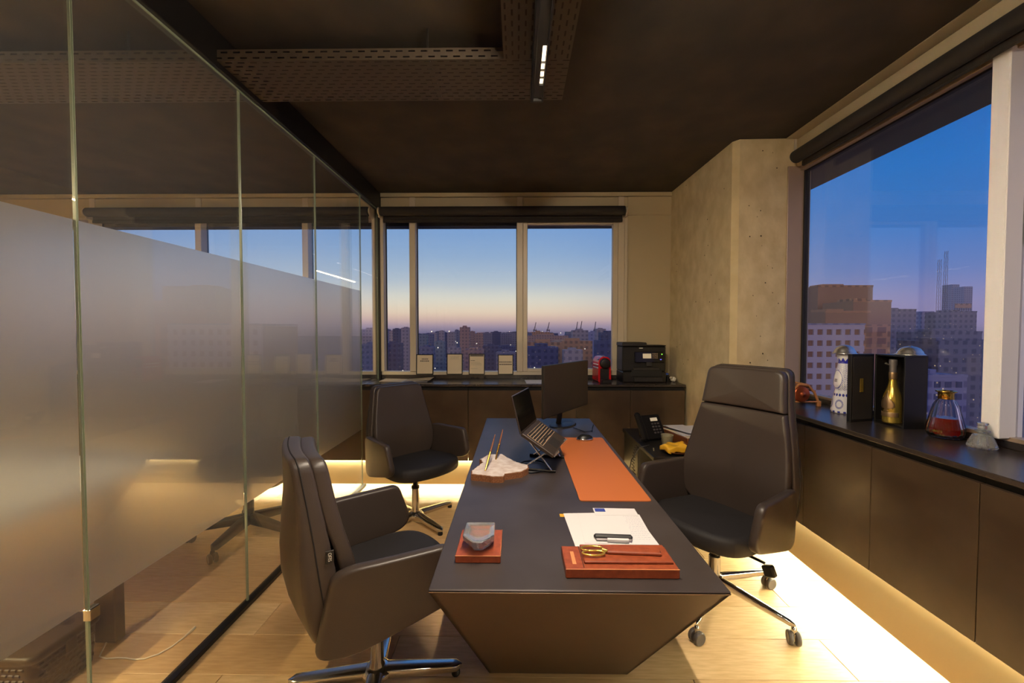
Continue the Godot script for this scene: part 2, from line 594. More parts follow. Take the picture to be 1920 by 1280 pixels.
func room() -> void:
	var fl := struct("floor", "light oak plank floor running through both offices", "floor")
	part(fl, "subfloor", Mb.new().span(Vector3(-5.6, -0.12, -4.2), Vector3(2.2, -0.012, 1.3), 0), M.subfloor)
	var r := 0
	var z := -1.62 - 0.2195 * 10
	while z < 1.2:
		var x := -5.6 - rng.randf() * 1.8
		while x < 1.73:
			var x1 := x + 1.9
			var lo := maxf(x, -5.6); var hi := minf(x1, 1.74)
			if hi - lo > 0.05 and z + 0.2195 > -3.67:
				part(fl, "plank", Mb.new().span(Vector3(lo + 0.0007, -0.012, z + 0.0008), Vector3(hi - 0.0008, 0.0, z + 0.2195 - 0.0008), 0.0016), M["oak_%d" % rng.randi_range(0, 3)])
			x = x1
		z += 0.2195
		r += 1
	var ce := struct("ceiling", "matt dark brown ceiling over both offices", "ceiling")
	part(ce, "slab", Mb.new().span(Vector3(-5.6, CEIL, -4.2), Vector3(1.886, CEIL + 0.2, 1.3), 0), M.ceiling)
	part(ce, "perimeter_soffit", Mb.new().span(Vector3(1.886, CEIL - 0.004, -4.2), Vector3(2.2, CEIL + 0.2, 1.3), 0), M.beige_panel)
	var wl := struct("wall_left", "far beige wall of the neighbouring office", "wall")
	part(wl, "plaster", Mb.new().span(Vector3(-5.8, 0, -4.2), Vector3(-5.6, CEIL, 1.3), 0), M.beige_panel)
	var wf := struct("wall_front", "beige wall behind the viewer", "wall")
	part(wf, "plaster", Mb.new().span(Vector3(-5.8, 0, 1.3), Vector3(2.2, CEIL, 1.5), 0), M.beige_panel)
	# back wall: parapet, header panels, infill
	var wb := struct("wall_back", "beige panelled back wall around the long window", "wall")
	part(wb, "parapet", Mb.new().span(Vector3(-5.6, 0, -4.16), Vector3(1.98, 0.95, BACK - 0.018), 0), M.beige_panel)
	part(wb, "header_panel", Mb.new().span(Vector3(-5.6, 2.512, -4.3), Vector3(1.52, 2.698, BACK), 0.002), M.beige_panel)
	part(wb, "header_lip", Mb.new().span(Vector3(-5.6, 2.702, -4.3), Vector3(1.52, CEIL, BACK + 0.02), 0.003), M.beige_panel)
	for x in [-5.28, -4.22, -3.155, -2.09, -1.03, 0.028, 1.02]:
		part(wb, "batten", Mb.new().span(Vector3(x - 0.028, 2.512, BACK - 0.01), Vector3(x + 0.028, 2.7, BACK + 0.008), 0.002), M.cream_frame)
	part(wb, "infill_panel", Mb.new().span(Vector3(1.082, 0.97, -4.3), Vector3(1.52, 2.52, BACK + 0.004), 0.003), M.beige_panel)
	part(wb, "infill_panel", Mb.new().span(Vector3(1.082, 2.526, BACK - 0.02), Vector3(1.52, 2.70, BACK + 0.004), 0.003), M.beige_panel)
	# right wall
	var wr := struct("wall_right", "beige header and parapet of the window wall on the right", "wall")
	part(wr, "parapet", Mb.new().span(Vector3(2.04, 0, -4.3), Vector3(2.1, 0.94, 1.3), 0), M.beige_panel)
	for s in [[-2.96, -1.32], [-1.317, -0.85], [-0.847, 1.3]]:
		part(wr, "header_panel", Mb.new().span(Vector3(1.965, 2.545, s[0]), Vector3(2.06, CEIL - 0.006, s[1]), 0.002), M.beige_panel)
	part(wr, "outer_skin", Mb.new().span(Vector3(2.0, 0, -4.3), Vector3(2.06, CEIL, -2.975), 0), M.beige_panel)
	# concrete column
	var cp := PackedVector2Array([Vector2(1.505, 4.1), Vector2(1.538, 3.0), Vector2(1.572, 2.96), Vector2(1.9, 2.95), Vector2(1.99, 2.95), Vector2(1.99, 4.1)])
	var cm := solo("concrete_column", Mb.new().prism(cp, 0, CEIL, xf(Vector3.ZERO, Basis(Vector3.RIGHT, -Vector3.BACK, Vector3.UP))), M.concrete, "raw concrete column with a chamfered corner between the two windows", "column", Vector3.ZERO, "", "structure")
	# blow holes in its faces
	var pit := Mb.new()
	for k in 42:
		var y := rng.randf_range(1.0, 2.7)
		var s := rng.randf_range(0.002, 0.005)
		if k % 2 == 0:
			pit.lathe([[0.0, 0.0012], [s, 0.0009], [s * 1.2, 0.0]], 7, xf(Vector3(rng.randf_range(1.6, 1.88), y, -2.947 - 0.0), Basis(Vector3.RIGHT, PI / 2)))
		else:
			var zz := rng.randf_range(3.05, 4.0)
			pit.lathe([[0.0, 0.0012], [s, 0.0009], [s * 1.2, 0.0]], 7, xf(Vector3(1.538 - 0.03 * (zz - 3.0), y, -zz), Basis(Vector3.BACK, PI / 2)))
	var po := part(cm, "blow_holes", pit, M.pit)
	po.set_meta("kind", "stuff")

func glass_wall() -> void:
	var g := struct("wall_glass", "frameless glass partition with a frosted band, dark rails above and below", "glass partition")
	part(g, "top_rail", Mb.new().span(Vector3(GX - 0.03, 2.574, -4.075), Vector3(GX + 0.03, CEIL, 1.3), 0.003), M.black_metal)
	part(g, "top_bead", Mb.new().span(Vector3(GX + 0.006, 2.566, -4.07), Vector3(GX + 0.012, 2.576, 1.3), 0.001), M.pane_edge)
	part(g, "floor_track", Mb.new().span(Vector3(GX - 0.021, 0.0, -3.64), Vector3(GX + 0.021, 0.024, 1.3), 0.003), M.black_metal)
	part(g, "end_post", Mb.new().span(Vector3(GX - 0.026, HC, -4.078), Vector3(GX + 0.024, 2.574, -4.045), 0.003), M.black_metal)
	var zs := [1.25, 0.265, -0.505, -1.273, -2.041, -2.80, -3.603, -4.045]
	for k in zs.size() - 1:
		var a: float = zs[k]; var b: float = zs[k + 1]
		var lo := 0.022 if k < 6 else HC + 0.002
		var p := part(g, "glass_panel", Mb.new().span(Vector3(GX - 0.005, lo, b + 0.004), Vector3(GX + 0.005, 2.575, a - 0.004), 0.0), M.pane)
		part(p, "polished_edge", Mb.new().span(Vector3(GX - 0.005, lo, b + 0.0022), Vector3(GX + 0.005, 2.574, b + 0.0038), 0.0005), M.pane_edge)
		part(p, "polished_edge", Mb.new().span(Vector3(GX - 0.005, lo, a - 0.0038), Vector3(GX + 0.005, 2.574, a - 0.0022), 0.0005), M.pane_edge)
		if k < 6:
			part(p, "frosted_band", Mb.new().span(Vector3(GX - 0.009, 0.516, b + 0.004), Vector3(GX - 0.0062, 1.742, a - 0.004), 0.0), M.frost)
	for z in [-1.273]:
		part(g, "glass_clamp", Mb.new().span(Vector3(GX - 0.012, 0.47, z - 0.03), Vector3(GX + 0.012, 0.508, z + 0.004), 0.002), M.polished_aluminium)

func windows() -> void:
	# back window of this office and of the next one
	var runs := [["window_1", "long back window with cream mullions and a casement over the city", [-1.345, -1.03, 0.028, 1.02]], ["window_2", "long back window of the office behind the glass partition", [-5.28, -4.22, -3.155, -2.09, -1.40]]]
	var zf := BACK + 0.02
	for r in runs:
		var w := struct(r[0], r[1], "window")
		var xs: Array = r[2]
		part(w, "sill_rail", Mb.new().span(Vector3(xs[0] - 0.02, 0.95, zf - 0.09), Vector3(xs[-1] + 0.06, 0.985, zf - 0.01), 0.003), M.cream_frame)
		part(w, "head_rail", Mb.new().span(Vector3(xs[0] - 0.02, 2.49, zf - 0.09), Vector3(xs[-1] + 0.06, 2.512, zf - 0.015), 0.003), M.cream_frame)
		for i in xs.size():
			var x: float = xs[i]
			var hw := 0.03
			part(w, "mullion", Mb.new().span(Vector3(x - hw, 0.985, zf - 0.1), Vector3(x + hw, 2.512, zf), 0.003), M.cream_frame)
			if i < xs.size() - 1:
				var nx: float = xs[i + 1]
				part(w, "pane", Mb.new().span(Vector3(x + hw, 0.985, zf - 0.092), Vector3(nx - 0.03, 2.5, zf - 0.084), 0), M.pane)
				for e in [[x + hw, x + hw + 0.006], [nx - hw - 0.006, nx - hw]]:
					part(w, "gasket", Mb.new().span(Vector3(e[0], 0.99, zf - 0.097), Vector3(e[1], 2.49, zf - 0.078), 0.001), M.gasket)
		if r[0] == "window_1":
			# opening casement in the last bay
			var a := 0.058; var b := 0.99
			for q in [[a, 0.985, a + 0.045, 2.475], [b - 0.05, 0.985, b, 2.475], [a + 0.045, 0.985, b - 0.05, 1.015], [a + 0.045, 2.43, b - 0.05, 2.475]]:
				part(w, "casement_frame", Mb.new().span(Vector3(q[0], q[1], zf - 0.07), Vector3(q[2], q[3], zf - 0.008), 0.004), M.cream_frame)
			part(w, "jamb_cover", Mb.new().span(Vector3(1.05, 0.985, zf - 0.1), Vector3(1.08, 2.5, zf + 0.004), 0.003), M.cream_frame)
	# right window
	var w3 := struct("window_3", "wide right-hand window with a pale aluminium mullion", "window")
	part(w3, "jamb", Mb.new().span(Vector3(1.902, 0.93, -2.975), Vector3(2.06, 2.545, -2.942), 0.002), M.bronze_frame)
	part(w3, "jamb_gasket", Mb.new().span(Vector3(2.012, 0.96, -2.945), Vector3(2.045, 2.52, -2.93), 0.001), M.gasket)
	part(w3, "head_rail", Mb.new().span(Vector3(1.985, 2.515, -2.945), Vector3(2.06, 2.55, 1.28), 0.003), M.bronze_frame)
	part(w3, "head_gasket", Mb.new().span(Vector3(2.016, 2.505, -2.93), Vector3(2.04, 2.517, 1.28), 0.001), M.gasket)
	part(w3, "sill_rail", Mb.new().span(Vector3(2.005, 0.945, -2.945), Vector3(2.06, 0.962, 1.28), 0.002), M.bronze_frame)
	part(w3, "mullion", Mb.new().span(Vector3(1.962, 0.955, -1.757), Vector3(2.06, 2.53, -1.69), 0.003), M.white_frame)
	part(w3, "mullion", Mb.new().span(Vector3(1.962, 0.955, -0.5), Vector3(2.06, 2.53, -0.433), 0.003), M.white_frame)
	for s in [[-2.93, -1.757], [-1.69, -0.5], [-0.433, 1.28]]:
		part(w3, "pane", Mb.new().span(Vector3(2.03, 0.955, s[0]), Vector3(2.038, 2.52, s[1]), 0), M.pane)
	# slab edges outside, over both windows
	var fin := struct("trim_1", "dark overhanging slab edge outside above the windows", "overhang")
	part(fin, "back_overhang", Mb.new().span(Vector3(-6.0, 2.475, -4.43), Vector3(2.41, 2.9, -4.302), 0.004), M.dark_plastic)
	part(fin, "right_overhang", Mb.new().span(Vector3(2.062, 2.545, -4.3), Vector3(2.41, 2.9, 1.5), 0.004), M.dark_plastic)
	# roller blinds
	for b in [["black roller blind rolled up above the long back window", -1.335, 1.05], ["black roller blind rolled up beyond the glass partition", -4.2, -1.42]]:
		var rb := thing("roller_blind", b[0], "blind", Vector3((b[1] + b[2]) / 2, 2.54, BACK + 0.09))
		var L: float = (b[2] - b[1]) / 2
		var turn := Basis(Vector3.BACK, -PI / 2)
		part(rb, "roll", Mb.new().lathe([[0.0, -L + 0.02], [0.044, -L + 0.02], [0.044, -L + 0.02], [0.044, L - 0.02], [0.044, L - 0.02], [0.0, L - 0.02]], 24, xf(Vector3.ZERO, turn)), M.blind_cloth)
		part(rb, "hem_bar", Mb.new().span(Vector3(-L + 0.03, -0.098, -0.048), Vector3(L - 0.03, -0.066, -0.03), 0.004), M.blind_cloth)
		part(rb, "drop", Mb.new().span(Vector3(-L + 0.03, -0.075, -0.043), Vector3(L - 0.03, 0.0, -0.040), 0.0), M.blind_cloth)
		for s in [-1.0, 1.0]:
			part(rb, "bracket", Mb.new().lathe([[0.0, -0.006], [0.036, -0.006], [0.04, 0.0], [0.036, 0.006], [0.0, 0.006]], 20, xf(Vector3(s * L, 0, 0), turn)).span(Vector3(s * L - 0.008, -0.055, -0.085), Vector3(s * L + 0.008, -0.01, 0.0), 0.003), M.cream_frame)
	var rr := thing("roller_blind", "thick black roller blind rolled up over the right-hand window", "blind", Vector3(1.885, 2.567, -1.0))
	var tz := Basis(Vector3.RIGHT, PI / 2)
	part(rr, "roll", Mb.new().lathe([[0.0, -1.84], [0.042, -1.84], [0.042, -1.84], [0.042, 2.2], [0.042, 2.2], [0.0, 2.2]], 28, xf(Vector3.ZERO, tz)), M.blind_cloth)
	part(rr, "hem_bar", Mb.new().span(Vector3(0.03, -0.066, -1.83), Vector3(0.05, -0.03, 2.2), 0.005), M.blind_cloth)
	part(rr, "drop", Mb.new().span(Vector3(0.038, -0.04, -1.83), Vector3(0.0415, 0.0, 2.2), 0.0), M.blind_cloth)
	part(rr, "bracket", Mb.new().lathe([[0.0, -0.005], [0.034, -0.005], [0.038, 0.0], [0.034, 0.005], [0.0, 0.005]], 20, xf(Vector3(0, 0, -1.85), tz)).span(Vector3(-0.006, -0.01, -1.856), Vector3(0.008, 0.12, -1.846), 0.002), M.cream_frame)

# ---------------------------------------------------------------- ceiling fittings
func slotted(lo: Vector2, hi: Vector2, pu: float, pv: float, sl: float, sw: float, place: Callable, along_u: bool) -> Mb:
	# sheet with staggered slots cut through it
	var mb := Mb.new()
	var nu := int((hi.x - lo.x) / pu); var nv := int((hi.y - lo.y) / pv)
	pu = (hi.x - lo.x) / nu; pv = (hi.y - lo.y) / nv
	for i in nu:
		for j in nv:
			var u0 := lo.x + i * pu; var v0 := lo.y + j * pv
			var u1 := u0 + pu; var v1 := v0 + pv
			var cu := (u0 + u1) / 2; var cv := (v0 + v1) / 2
			if along_u:
				cu += pu * (0.22 if j % 2 else -0.22)
				cu = clampf(cu, u0 + sl / 2 + 0.0005, u1 - sl / 2 - 0.0005)
			else:
				cv += pv * (0.22 if i % 2 else -0.22)
				cv = clampf(cv, v0 + sl / 2 + 0.0005, v1 - sl / 2 - 0.0005)
			var hu := (sl if along_u else sw) / 2; var hv := (sw if along_u else sl) / 2
			var o := [place.call(u0, v0), place.call(u1, v0), place.call(u1, v1), place.call(u0, v1)]
			var q := [place.call(cu - hu, cv - hv), place.call(cu + hu, cv - hv), place.call(cu + hu, cv + hv), place.call(cu - hu, cv + hv)]
			for k in 4:
				var l := (k + 1) % 4
				mb.quad(o[k], o[l], q[l], q[k])
	return mb

func ceiling_fittings() -> void:
	# perforated cable trays: one across both offices, one towards the viewer
	var ty := 2.60
	var t1 := thing("cable_tray", "dark perforated steel cable tray running across under the ceiling", "cable tray", Vector3(0, 0, 0))
	part(t1, "perforated_bottom", slotted(Vector2(-5.5, -2.19), Vector2(0.235, -1.86), 0.056, 0.0275, 0.03, 0.007, func(u, w): return Vector3(u, ty, w), true), M.tray_steel)
	part(t1, "perforated_side", slotted(Vector2(-5.5, 0), Vector2(-0.06, 0.05), 0.056, 0.025, 0.03, 0.007, func(u, w): return Vector3(u, ty + w, -1.86), true), M.tray_steel)
	part(t1, "perforated_side", slotted(Vector2(-5.5, 0), Vector2(0.235, 0.05), 0.056, 0.025, 0.03, 0.007, func(u, w): return Vector3(u, ty + w, -2.19), true), M.tray_steel)
	for x in [-4.6, -3.1, -1.75, -0.4]:
		var h1 := Mb.new()
		h1.span(Vector3(x - 0.01, ty + 0.002, -2.188), Vector3(x + 0.01, ty + 0.012, -1.862), 0.001)
		for z in [-2.18, -1.87]:
			h1.span(Vector3(x - 0.004, ty, z - 0.004), Vector3(x + 0.004, CEIL, z + 0.004), 0.0)
		part(t1, "hanger", h1, M.black_metal)
	var t2 := thing("cable_tray", "dark perforated steel cable tray running towards the viewer beside the lamp", "cable tray", Vector3(0, 0, 0))
	part(t2, "perforated_bottom", slotted(Vector2(-0.06, -1.858), Vector2(0.235, 1.25), 0.0268, 0.056, 0.03, 0.007, func(u, w): return Vector3(u, ty - 0.002, w), false), M.tray_steel)
	for x in [-0.06, 0.235]:
		part(t2, "perforated_side", slotted(Vector2(-1.858, 0), Vector2(1.25, 0.05), 0.056, 0.025, 0.03, 0.007, func(u, w): return Vector3(x, ty + w, u), true), M.tray_steel)
	for z in [-1.2, 0.0]:
		for x in [-0.05, 0.225]:
			part(t2, "hanger", Mb.new().span(Vector3(x - 0.004, ty, z - 0.004), Vector3(x + 0.004, CEIL, z + 0.004), 0.0), M.black_metal)
	# linear lamp under the second tray
	var lx := 0.092
	var ly := 2.46
	var lp := thing("linear_lamp", "slim black linear lamp hung under the cable tray, its louvres lit", "lamp", Vector3(lx, ly, 0))
	var body := Mb.new()
	body.span(Vector3(-0.03, 0.0, -1.96), Vector3(-0.016, 0.075, 0.9), 0.002)
	body.span(Vector3(0.022, 0.0, -1.96), Vector3(0.03, 0.075, 0.9), 0.002)
	body.span(Vector3(-0.03, 0.05, -1.96), Vector3(0.03, 0.075, 0.9), 0.002)
	body.span(Vector3(-0.03, 0.0, -1.96), Vector3(0.03, 0.075, -1.945), 0.002)
	part(lp, "housing", body, M.black_metal)
	part(lp, "blank_cover", Mb.new().span(Vector3(-0.016, 0.013, -1.945), Vector3(0.022, 0.017, 0.89), 0.0005), M.black_plastic)
	for s in [[-1.83, -1.59], [-1.36, -0.9], [-0.85, -0.4], [-0.35, 0.1], [0.15, 0.85]]:
		part(lp, "diffuser", Mb.new().span(Vector3(0.006, 0.012, s[0]), Vector3(0.02, 0.018, s[1]), 0.001), M.lamp_glow)
		for k in int((s[1] - s[0]) / 0.05):
			part(lp, "louvre", Mb.new().span(Vector3(0.005, 0.004, s[0] + 0.05 * k), Vector3(0.021, 0.012, s[0] + 0.05 * k + 0.003), 0.0), M.black_plastic)
	for z in [-1.4, 0.3]: part(lp, "drop_rod", Mb.new().span(Vector3(-0.004, 0.07, z), Vector3(0.004, CEIL - ly, z + 0.008), 0), M.black_metal)
	area_light("lamp_light_near", Vector3(lx, ly - 0.004, -0.55), Vector3.DOWN, Vector2(1.9, 0.03), 4.2, WARM, Vector3.BACK)
	area_light("lamp_light_far", Vector3(lx, ly - 0.004, -1.68), Vector3.DOWN, Vector2(0.3, 0.03), 0.9, WARM, Vector3.BACK)
	part(lp, "bulb", Mb.new().lathe([[0.0, -0.11], [0.012, -0.105], [0.014, 0.0], [0.012, 0.105], [0.0, 0.11]], 16, xf(Vector3(0, -0.022, -1.08), Basis(Vector3.RIGHT, PI / 2))), M.lamp_glow)
	bulb_light("lamp_bulb_light", Vector3(lx, ly - 0.022, -1.08), 1.35)
	# lamp of the next office, over its own desk
	var l2 := thing("linear_lamp", "slim black linear lamp of the neighbouring office, hung near its far wall", "lamp", Vector3(-3.6, ly, 0))
	part(l2, "housing", Mb.new().span(Vector3(-0.03, 0.018, -1.2), Vector3(0.03, 0.075, 0.9), 0.003), M.black_metal)
	part(l2, "diffuser", Mb.new().span(Vector3(-0.025, 0.006, -1.19), Vector3(0.025, 0.018, 0.89), 0.002), M.lamp_glow)
	for z in [-0.9, 0.6]: part(l2, "drop_rod", Mb.new().span(Vector3(-0.004, 0.07, z), Vector3(0.004, CEIL - ly, z + 0.008), 0), M.black_metal)
	part(l2, "bulb", Mb.new().lathe([[0.0, -0.11], [0.012, -0.105], [0.014, 0.0], [0.012, 0.105], [0.0, 0.11]], 16, xf(Vector3(0, -0.016, -0.1), Basis(Vector3.RIGHT, PI / 2))), M.lamp_glow)  # unseen bulb, added to brighten the header panels beyond the glass
	bulb_light("next_office_added_light", Vector3(-3.6, ly - 0.016, -0.1), 1.0)  # added light for those header panels
	area_light("next_office_light", Vector3(-3.6, ly - 0.004, -0.15), Vector3.DOWN, Vector2(2.0, 0.04), 17.0, AMBER, Vector3.BACK)

# ---------------------------------------------------------------- counters
func counters() -> void:
	var hb := 0.226
	# back run
	var ct := thing("worktop", "long dark worktop under the back window, with an upstand", "worktop", Vector3(0, HC, -3.87))
	part(ct, "top", Mb.new().span(Vector3(-5.55, -0.022, -0.205), Vector3(1.50, 0.0, 0.21), 0.003), M.counter)
	part(ct, "upstand", Mb.new().span(Vector3(-5.55, 0.0, -0.222), Vector3(1.50, 0.044, -0.2), 0.003), M.counter)
	var bx := 1.49
	var names := ["first", "second", "third", "fourth", "fifth", "sixth", "seventh", "eighth", "ninth", "tenth", "eleventh", "twelfth", "thirteenth", "fourteenth"]
	for k in 14:
		var x1 := bx - 0.4815 * k
		var x0 := x1 - 0.4815
		var u := thing("base_cabinet", "dark brown base cabinet under the back window, %s from the concrete column" % names[k], "cabinet", Vector3((x0 + x1) / 2, hb, -3.86), 0.0, "base cabinets under the back window")
		part(u, "body", Mb.new().span(Vector3(-0.2400, 0.02, -0.2), Vector3(0.2400, HC - hb - 0.025, 0.185), 0.001), M.shadow_gap)
		part(u, "door", Mb.new().span(Vector3(-0.2392, 0.0, 0.187), Vector3(0.2392, HC - hb - 0.052, 0.207), 0.0015), M.cabinet)
	var bb := struct("baseboard_back", "pale recessed plinth glowing under the back cabinets", "plinth")
	part(bb, "board", Mb.new().span(Vector3(-5.6, 0, -3.72), Vector3(1.5, hb + 0.02, -3.69), 0.0), M.toe_panel)
	var ls := thing("led_strip", "warm light strip under the cabinets of the back window", "light strip", Vector3(-1.8, hb + 0.012, -3.682))
	part(ls, "diffuser", Mb.new().span(Vector3(-3.3, 0.0, -0.006), Vector3(3.25, 0.008, 0.006), 0.001), M.led_glow)
	# right run
	var hr := 0.285
	var cr := thing("worktop", "dark worktop under the right-hand window, with bottles on it", "worktop", Vector3(1.82, HC, -1.0))
	part(cr, "top", Mb.new().span(Vector3(-0.203, -0.022, -1.945), Vector3(0.195, 0.0, 2.25), 0.003), M.counter)
	part(cr, "upstand", Mb.new().span(Vector3(0.193, 0.0, -1.945), Vector3(0.214, 0.044, 2.25), 0.003), M.counter)
	var zz := [-2.94, -2.805, -2.337, -1.897, -1.455, -1.012, -0.57, -0.127, 0.315, 0.757, 1.2]
	for k in zz.size() - 1:
		var a: float = zz[k]; var b: float = zz[k + 1]
		var u := thing("base_cabinet", "dark brown base cabinet under the right-hand window, %s from the concrete column" % names[k], "cabinet", Vector3(1.82, hr, (a + b) / 2), 0.0, "base cabinets under the right-hand window")
		var h := (b - a) / 2
		part(u, "body", Mb.new().span(Vector3(-0.168, 0.02, -h + 0.001), Vector3(0.19, HC - hr - 0.025, h - 0.001), 0.001), M.shadow_gap)
		part(u, "door", Mb.new().span(Vector3(-0.19, 0.0, -h + 0.0016), Vector3(-0.17, HC - hr - 0.052, h - 0.0016), 0.0015), M.cabinet)
	var br := struct("baseboard_right", "pale recessed plinth glowing under the right-hand cabinets", "plinth")
	part(br, "board", Mb.new().span(Vector3(1.72, 0, -2.95), Vector3(1.75, hr + 0.02, 1.25), 0.0), M.toe_panel)
	var l2 := thing("led_strip", "warm light strip under the cabinets of the right-hand window", "light strip", Vector3(1.712, hr + 0.012, -1.0))
	part(l2, "diffuser", Mb.new().span(Vector3(-0.006, 0.0, -1.9), Vector3(0.006, 0.008, 2.1), 0.001), M.led_glow)

# ---------------------------------------------------------------- the city outside
func city() -> void:
	var gd := struct("ground", "dusky city ground far below the windows", "ground")
	part(gd, "plain", Mb.new().span(Vector3(-3000, -62, -4000), Vector3(3000, -60, -20), 0), M.city_ground)
	var back := [[-160.2, -143.8, 1.9, 420, 2], [-99.3, -87.1, -7.8, 260, 1], [-196.0, -186.6, 2.1, 600, 1], [-162.4, -156.3, -0.0, 520, 2], [-136.4, -128.8, 2.5, 450, 0], [-107.3, -99.4, 3.3, 380, 2], [-90.8, -79.9, -7.7, 280, 0],
		[-101.7, -92.4, -3.6, 420, 3], [-123.9, -114.4, -4.5, 560, 1], [-136.6, -125.7, -3.7, 640, 2], [-139.3, -132.0, -1.4, 700, 1], [-87.4, -82.0, 0.2, 460, 2], [-93.4, -88.6, -2.0, 520, 0], [-81.8, -72.4, -1.8, 480, 2], [-84.5, -80.1, 1.3, 560, 1],
		[-55.7, -46.3, 3.9, 400, 4], [-69.5, -61.7, -1.0, 600, 4], [-52.1, -41.7, -3.2, 500, 4], [-52.5, -38.0, -3.5, 620, 1], [-44.8, -26.6, -2.3, 700, 0], [-26.0, -2.8, -4.5, 640, 1], [-66.2, -58.8, -8.1, 330, 3], [-69.9, -59.3, -10.7, 290, 1],
		[-52.9, -43.2, -12.3, 310, 2], [-38.7, -25.0, -13.0, 300, 4], [-27.5, -14.7, -11.5, 330, 0], [-14.3, -1.2, -13.9, 280, 1], [9.9, 65.0, -6.1, 520, 4], [20.7, 36.8, -1.5, 560, 5], [34.7, 51.9, -3.5, 585, 5], [72.7, 87.1, -5.1, 620, 1],
		[43.3, 55.3, 1.0, 320, 2], [70.9, 74.2, -1.9, 420, 1], [62.6, 71.0, -0.5, 360, 6], [58.0, 64.6, 2.1, 300, 2], [54.9, 66.0, -0.4, 270, 0], [38.7, 47.2, -3.8, 200, 0], [4.4, 25.5, -5.5, 230, 5], [23.5, 46.7, -5.5, 255, 5], [4.9, 21.3, -7.5, 212, 0], [23.3, 32.8, -8.7, 205, 2]]
	# more of the same city, lower and behind, in even rows
	for row in [[360.0, -26.0], [480.0, -16.0], [600.0, -9.0], [760.0, -7.0], [950.0, -5.0], [1200.0, -4.0]]:
		var d: float = row[0]
		var x := -0.95 * d
		while x < 0.30 * d:
			var w := rng.randf_range(0.03, 0.06) * d * (3.0 if x < -0.45 * d else 1.0)
			var fresh := [x, x + w, row[1] + rng.randf_range(-3.0, 3.0) - (3.0 if d > 900 else 0.0), d + rng.randf_range(0.0, 18.0), rng.randi_range(0, 4)]
			var clear := true
			for q in back:
				if fresh[0] < q[1] + 2.0 and fresh[1] > q[0] - 2.0 and absf(fresh[3] - q[3]) < 26.0:
					clear = false
			if clear: back.append(fresh)
			x += w + rng.randf_range(0.004, 0.03) * d
	for k in back.size():
		var b: Array = back[k]
		var w: float = b[1] - b[0]
		var dp := clampf(w * 0.8, 8.0, 22.0)
		var h: float = b[2] + 60.0
		var named: bool = k == 15
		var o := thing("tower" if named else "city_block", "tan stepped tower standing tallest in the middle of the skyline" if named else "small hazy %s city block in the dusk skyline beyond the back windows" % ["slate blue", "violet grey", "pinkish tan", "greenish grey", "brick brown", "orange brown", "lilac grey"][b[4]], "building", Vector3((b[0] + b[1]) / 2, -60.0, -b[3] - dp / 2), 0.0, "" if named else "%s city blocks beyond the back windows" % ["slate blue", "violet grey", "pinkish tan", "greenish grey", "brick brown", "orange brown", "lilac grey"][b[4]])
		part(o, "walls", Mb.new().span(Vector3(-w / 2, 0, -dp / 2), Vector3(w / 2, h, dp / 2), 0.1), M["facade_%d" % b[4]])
		part(o, "roof_house", Mb.new().span(Vector3(-w * 0.22, h, -dp * 0.3), Vector3(w * 0.18, h + (1.5 if named else clampf(w * 0.1, 0.6, 1.6)), dp * 0.3), 0.1), M["facade_%d" % b[4]])
	# harbour cranes with raised booms
	var cr := [[61.0, 26.6, 64.5], [106.0, 26.6, 109.8], [203.0, 28.4, 205.5], [217.0, 30.2, 220.0], [265.0, 28.3, 266.8]]
	var order := ["leftmost of the five", "second from the left", "third from the left", "fourth from the left", "rightmost of the five"]
	for ci in cr.size():
		var c: Array = cr[ci]
		var o := thing("harbour_crane", "slender harbour crane with raised boom on the far horizon, %s" % order[ci], "crane", Vector3(c[0], -60, -1400), 0.0, "harbour cranes on the horizon")
		part(o, "portal", Mb.new().span(Vector3(-5, 0, -1), Vector3(-3, 62, 1), 0).span(Vector3(3, 0, -1), Vector3(5, 62, 1), 0).span(Vector3(-6, 58, -1.5), Vector3(6, 61, 1.5), 0), M.mast_steel)
		part(o, "boom", Mb.new().tube([Vector3(-2, 60, 0), Vector3(c[2] - c[0], 60 + c[1], 0)], 1.3, 6), M.mast_steel)
		part(o, "stay", Mb.new().tube([Vector3(-6, 60, 0), Vector3(0, 74, 0), Vector3(5, 61, 0)], 0.5, 5), M.mast_steel)
	# street and harbour lights
	var sp := Mb.new().lathe([[0.0, -0.5], [0.35, -0.35], [0.5, 0.0], [0.35, 0.35], [0.0, 0.5]], 6).mesh()
	var mm := MultiMesh.new()
	mm.transform_format = MultiMesh.TRANSFORM_3D
	mm.mesh = sp
	var pts := []
	for k in 44:
		pts.append([Vector3(rng.randf_range(-420, 330), rng.randf_range(-16, -4), -1330.0), rng.randf_range(1.8, 4.2)])
	for k in 70:
		var d := rng.randf_range(180, 620)
		pts.append([Vector3(rng.randf_range(-0.40, 0.24) * d, -0.02 * d - rng.randf_range(2.0, 22.0), -d), d * rng.randf_range(0.0015, 0.0032)])
	mm.instance_count = pts.size()
	for k in pts.size():
		mm.set_instance_transform(k, Transform3D(Basis().scaled(Vector3.ONE * pts[k][1]), pts[k][0]))
	var li := MultiMeshInstance3D.new()
	li.name = "city_lights"
	li.multimesh = mm
	li.material_override = M.street_glow
	add_child(li)
	tag(li, "scattered street lights and harbour lights twinkling over the dusk city", "city lights", "", "stuff")
	# the blocks across the street, seen through the right-hand window
	var o := thing("office_block", "pale office block with a grid of square windows across the street", "building", Vector3(94, -60, -125))
	var fw := Mb.new()
	# facade with recessed windows
	part(o, "walls", Mb.new().span(Vector3(-18, 0, -22), Vector3(10.5, 62.6, -0.7), 0.05), M.facade_window)
	for j in 17:
		var y := 63.2 - 1.05 - 3.34 * (j + 0.0)
		fw.span(Vector3(-18, y - 0.65 - 0.0, -0.8), Vector3(10.5, y + 1.05, 0), 0.02)
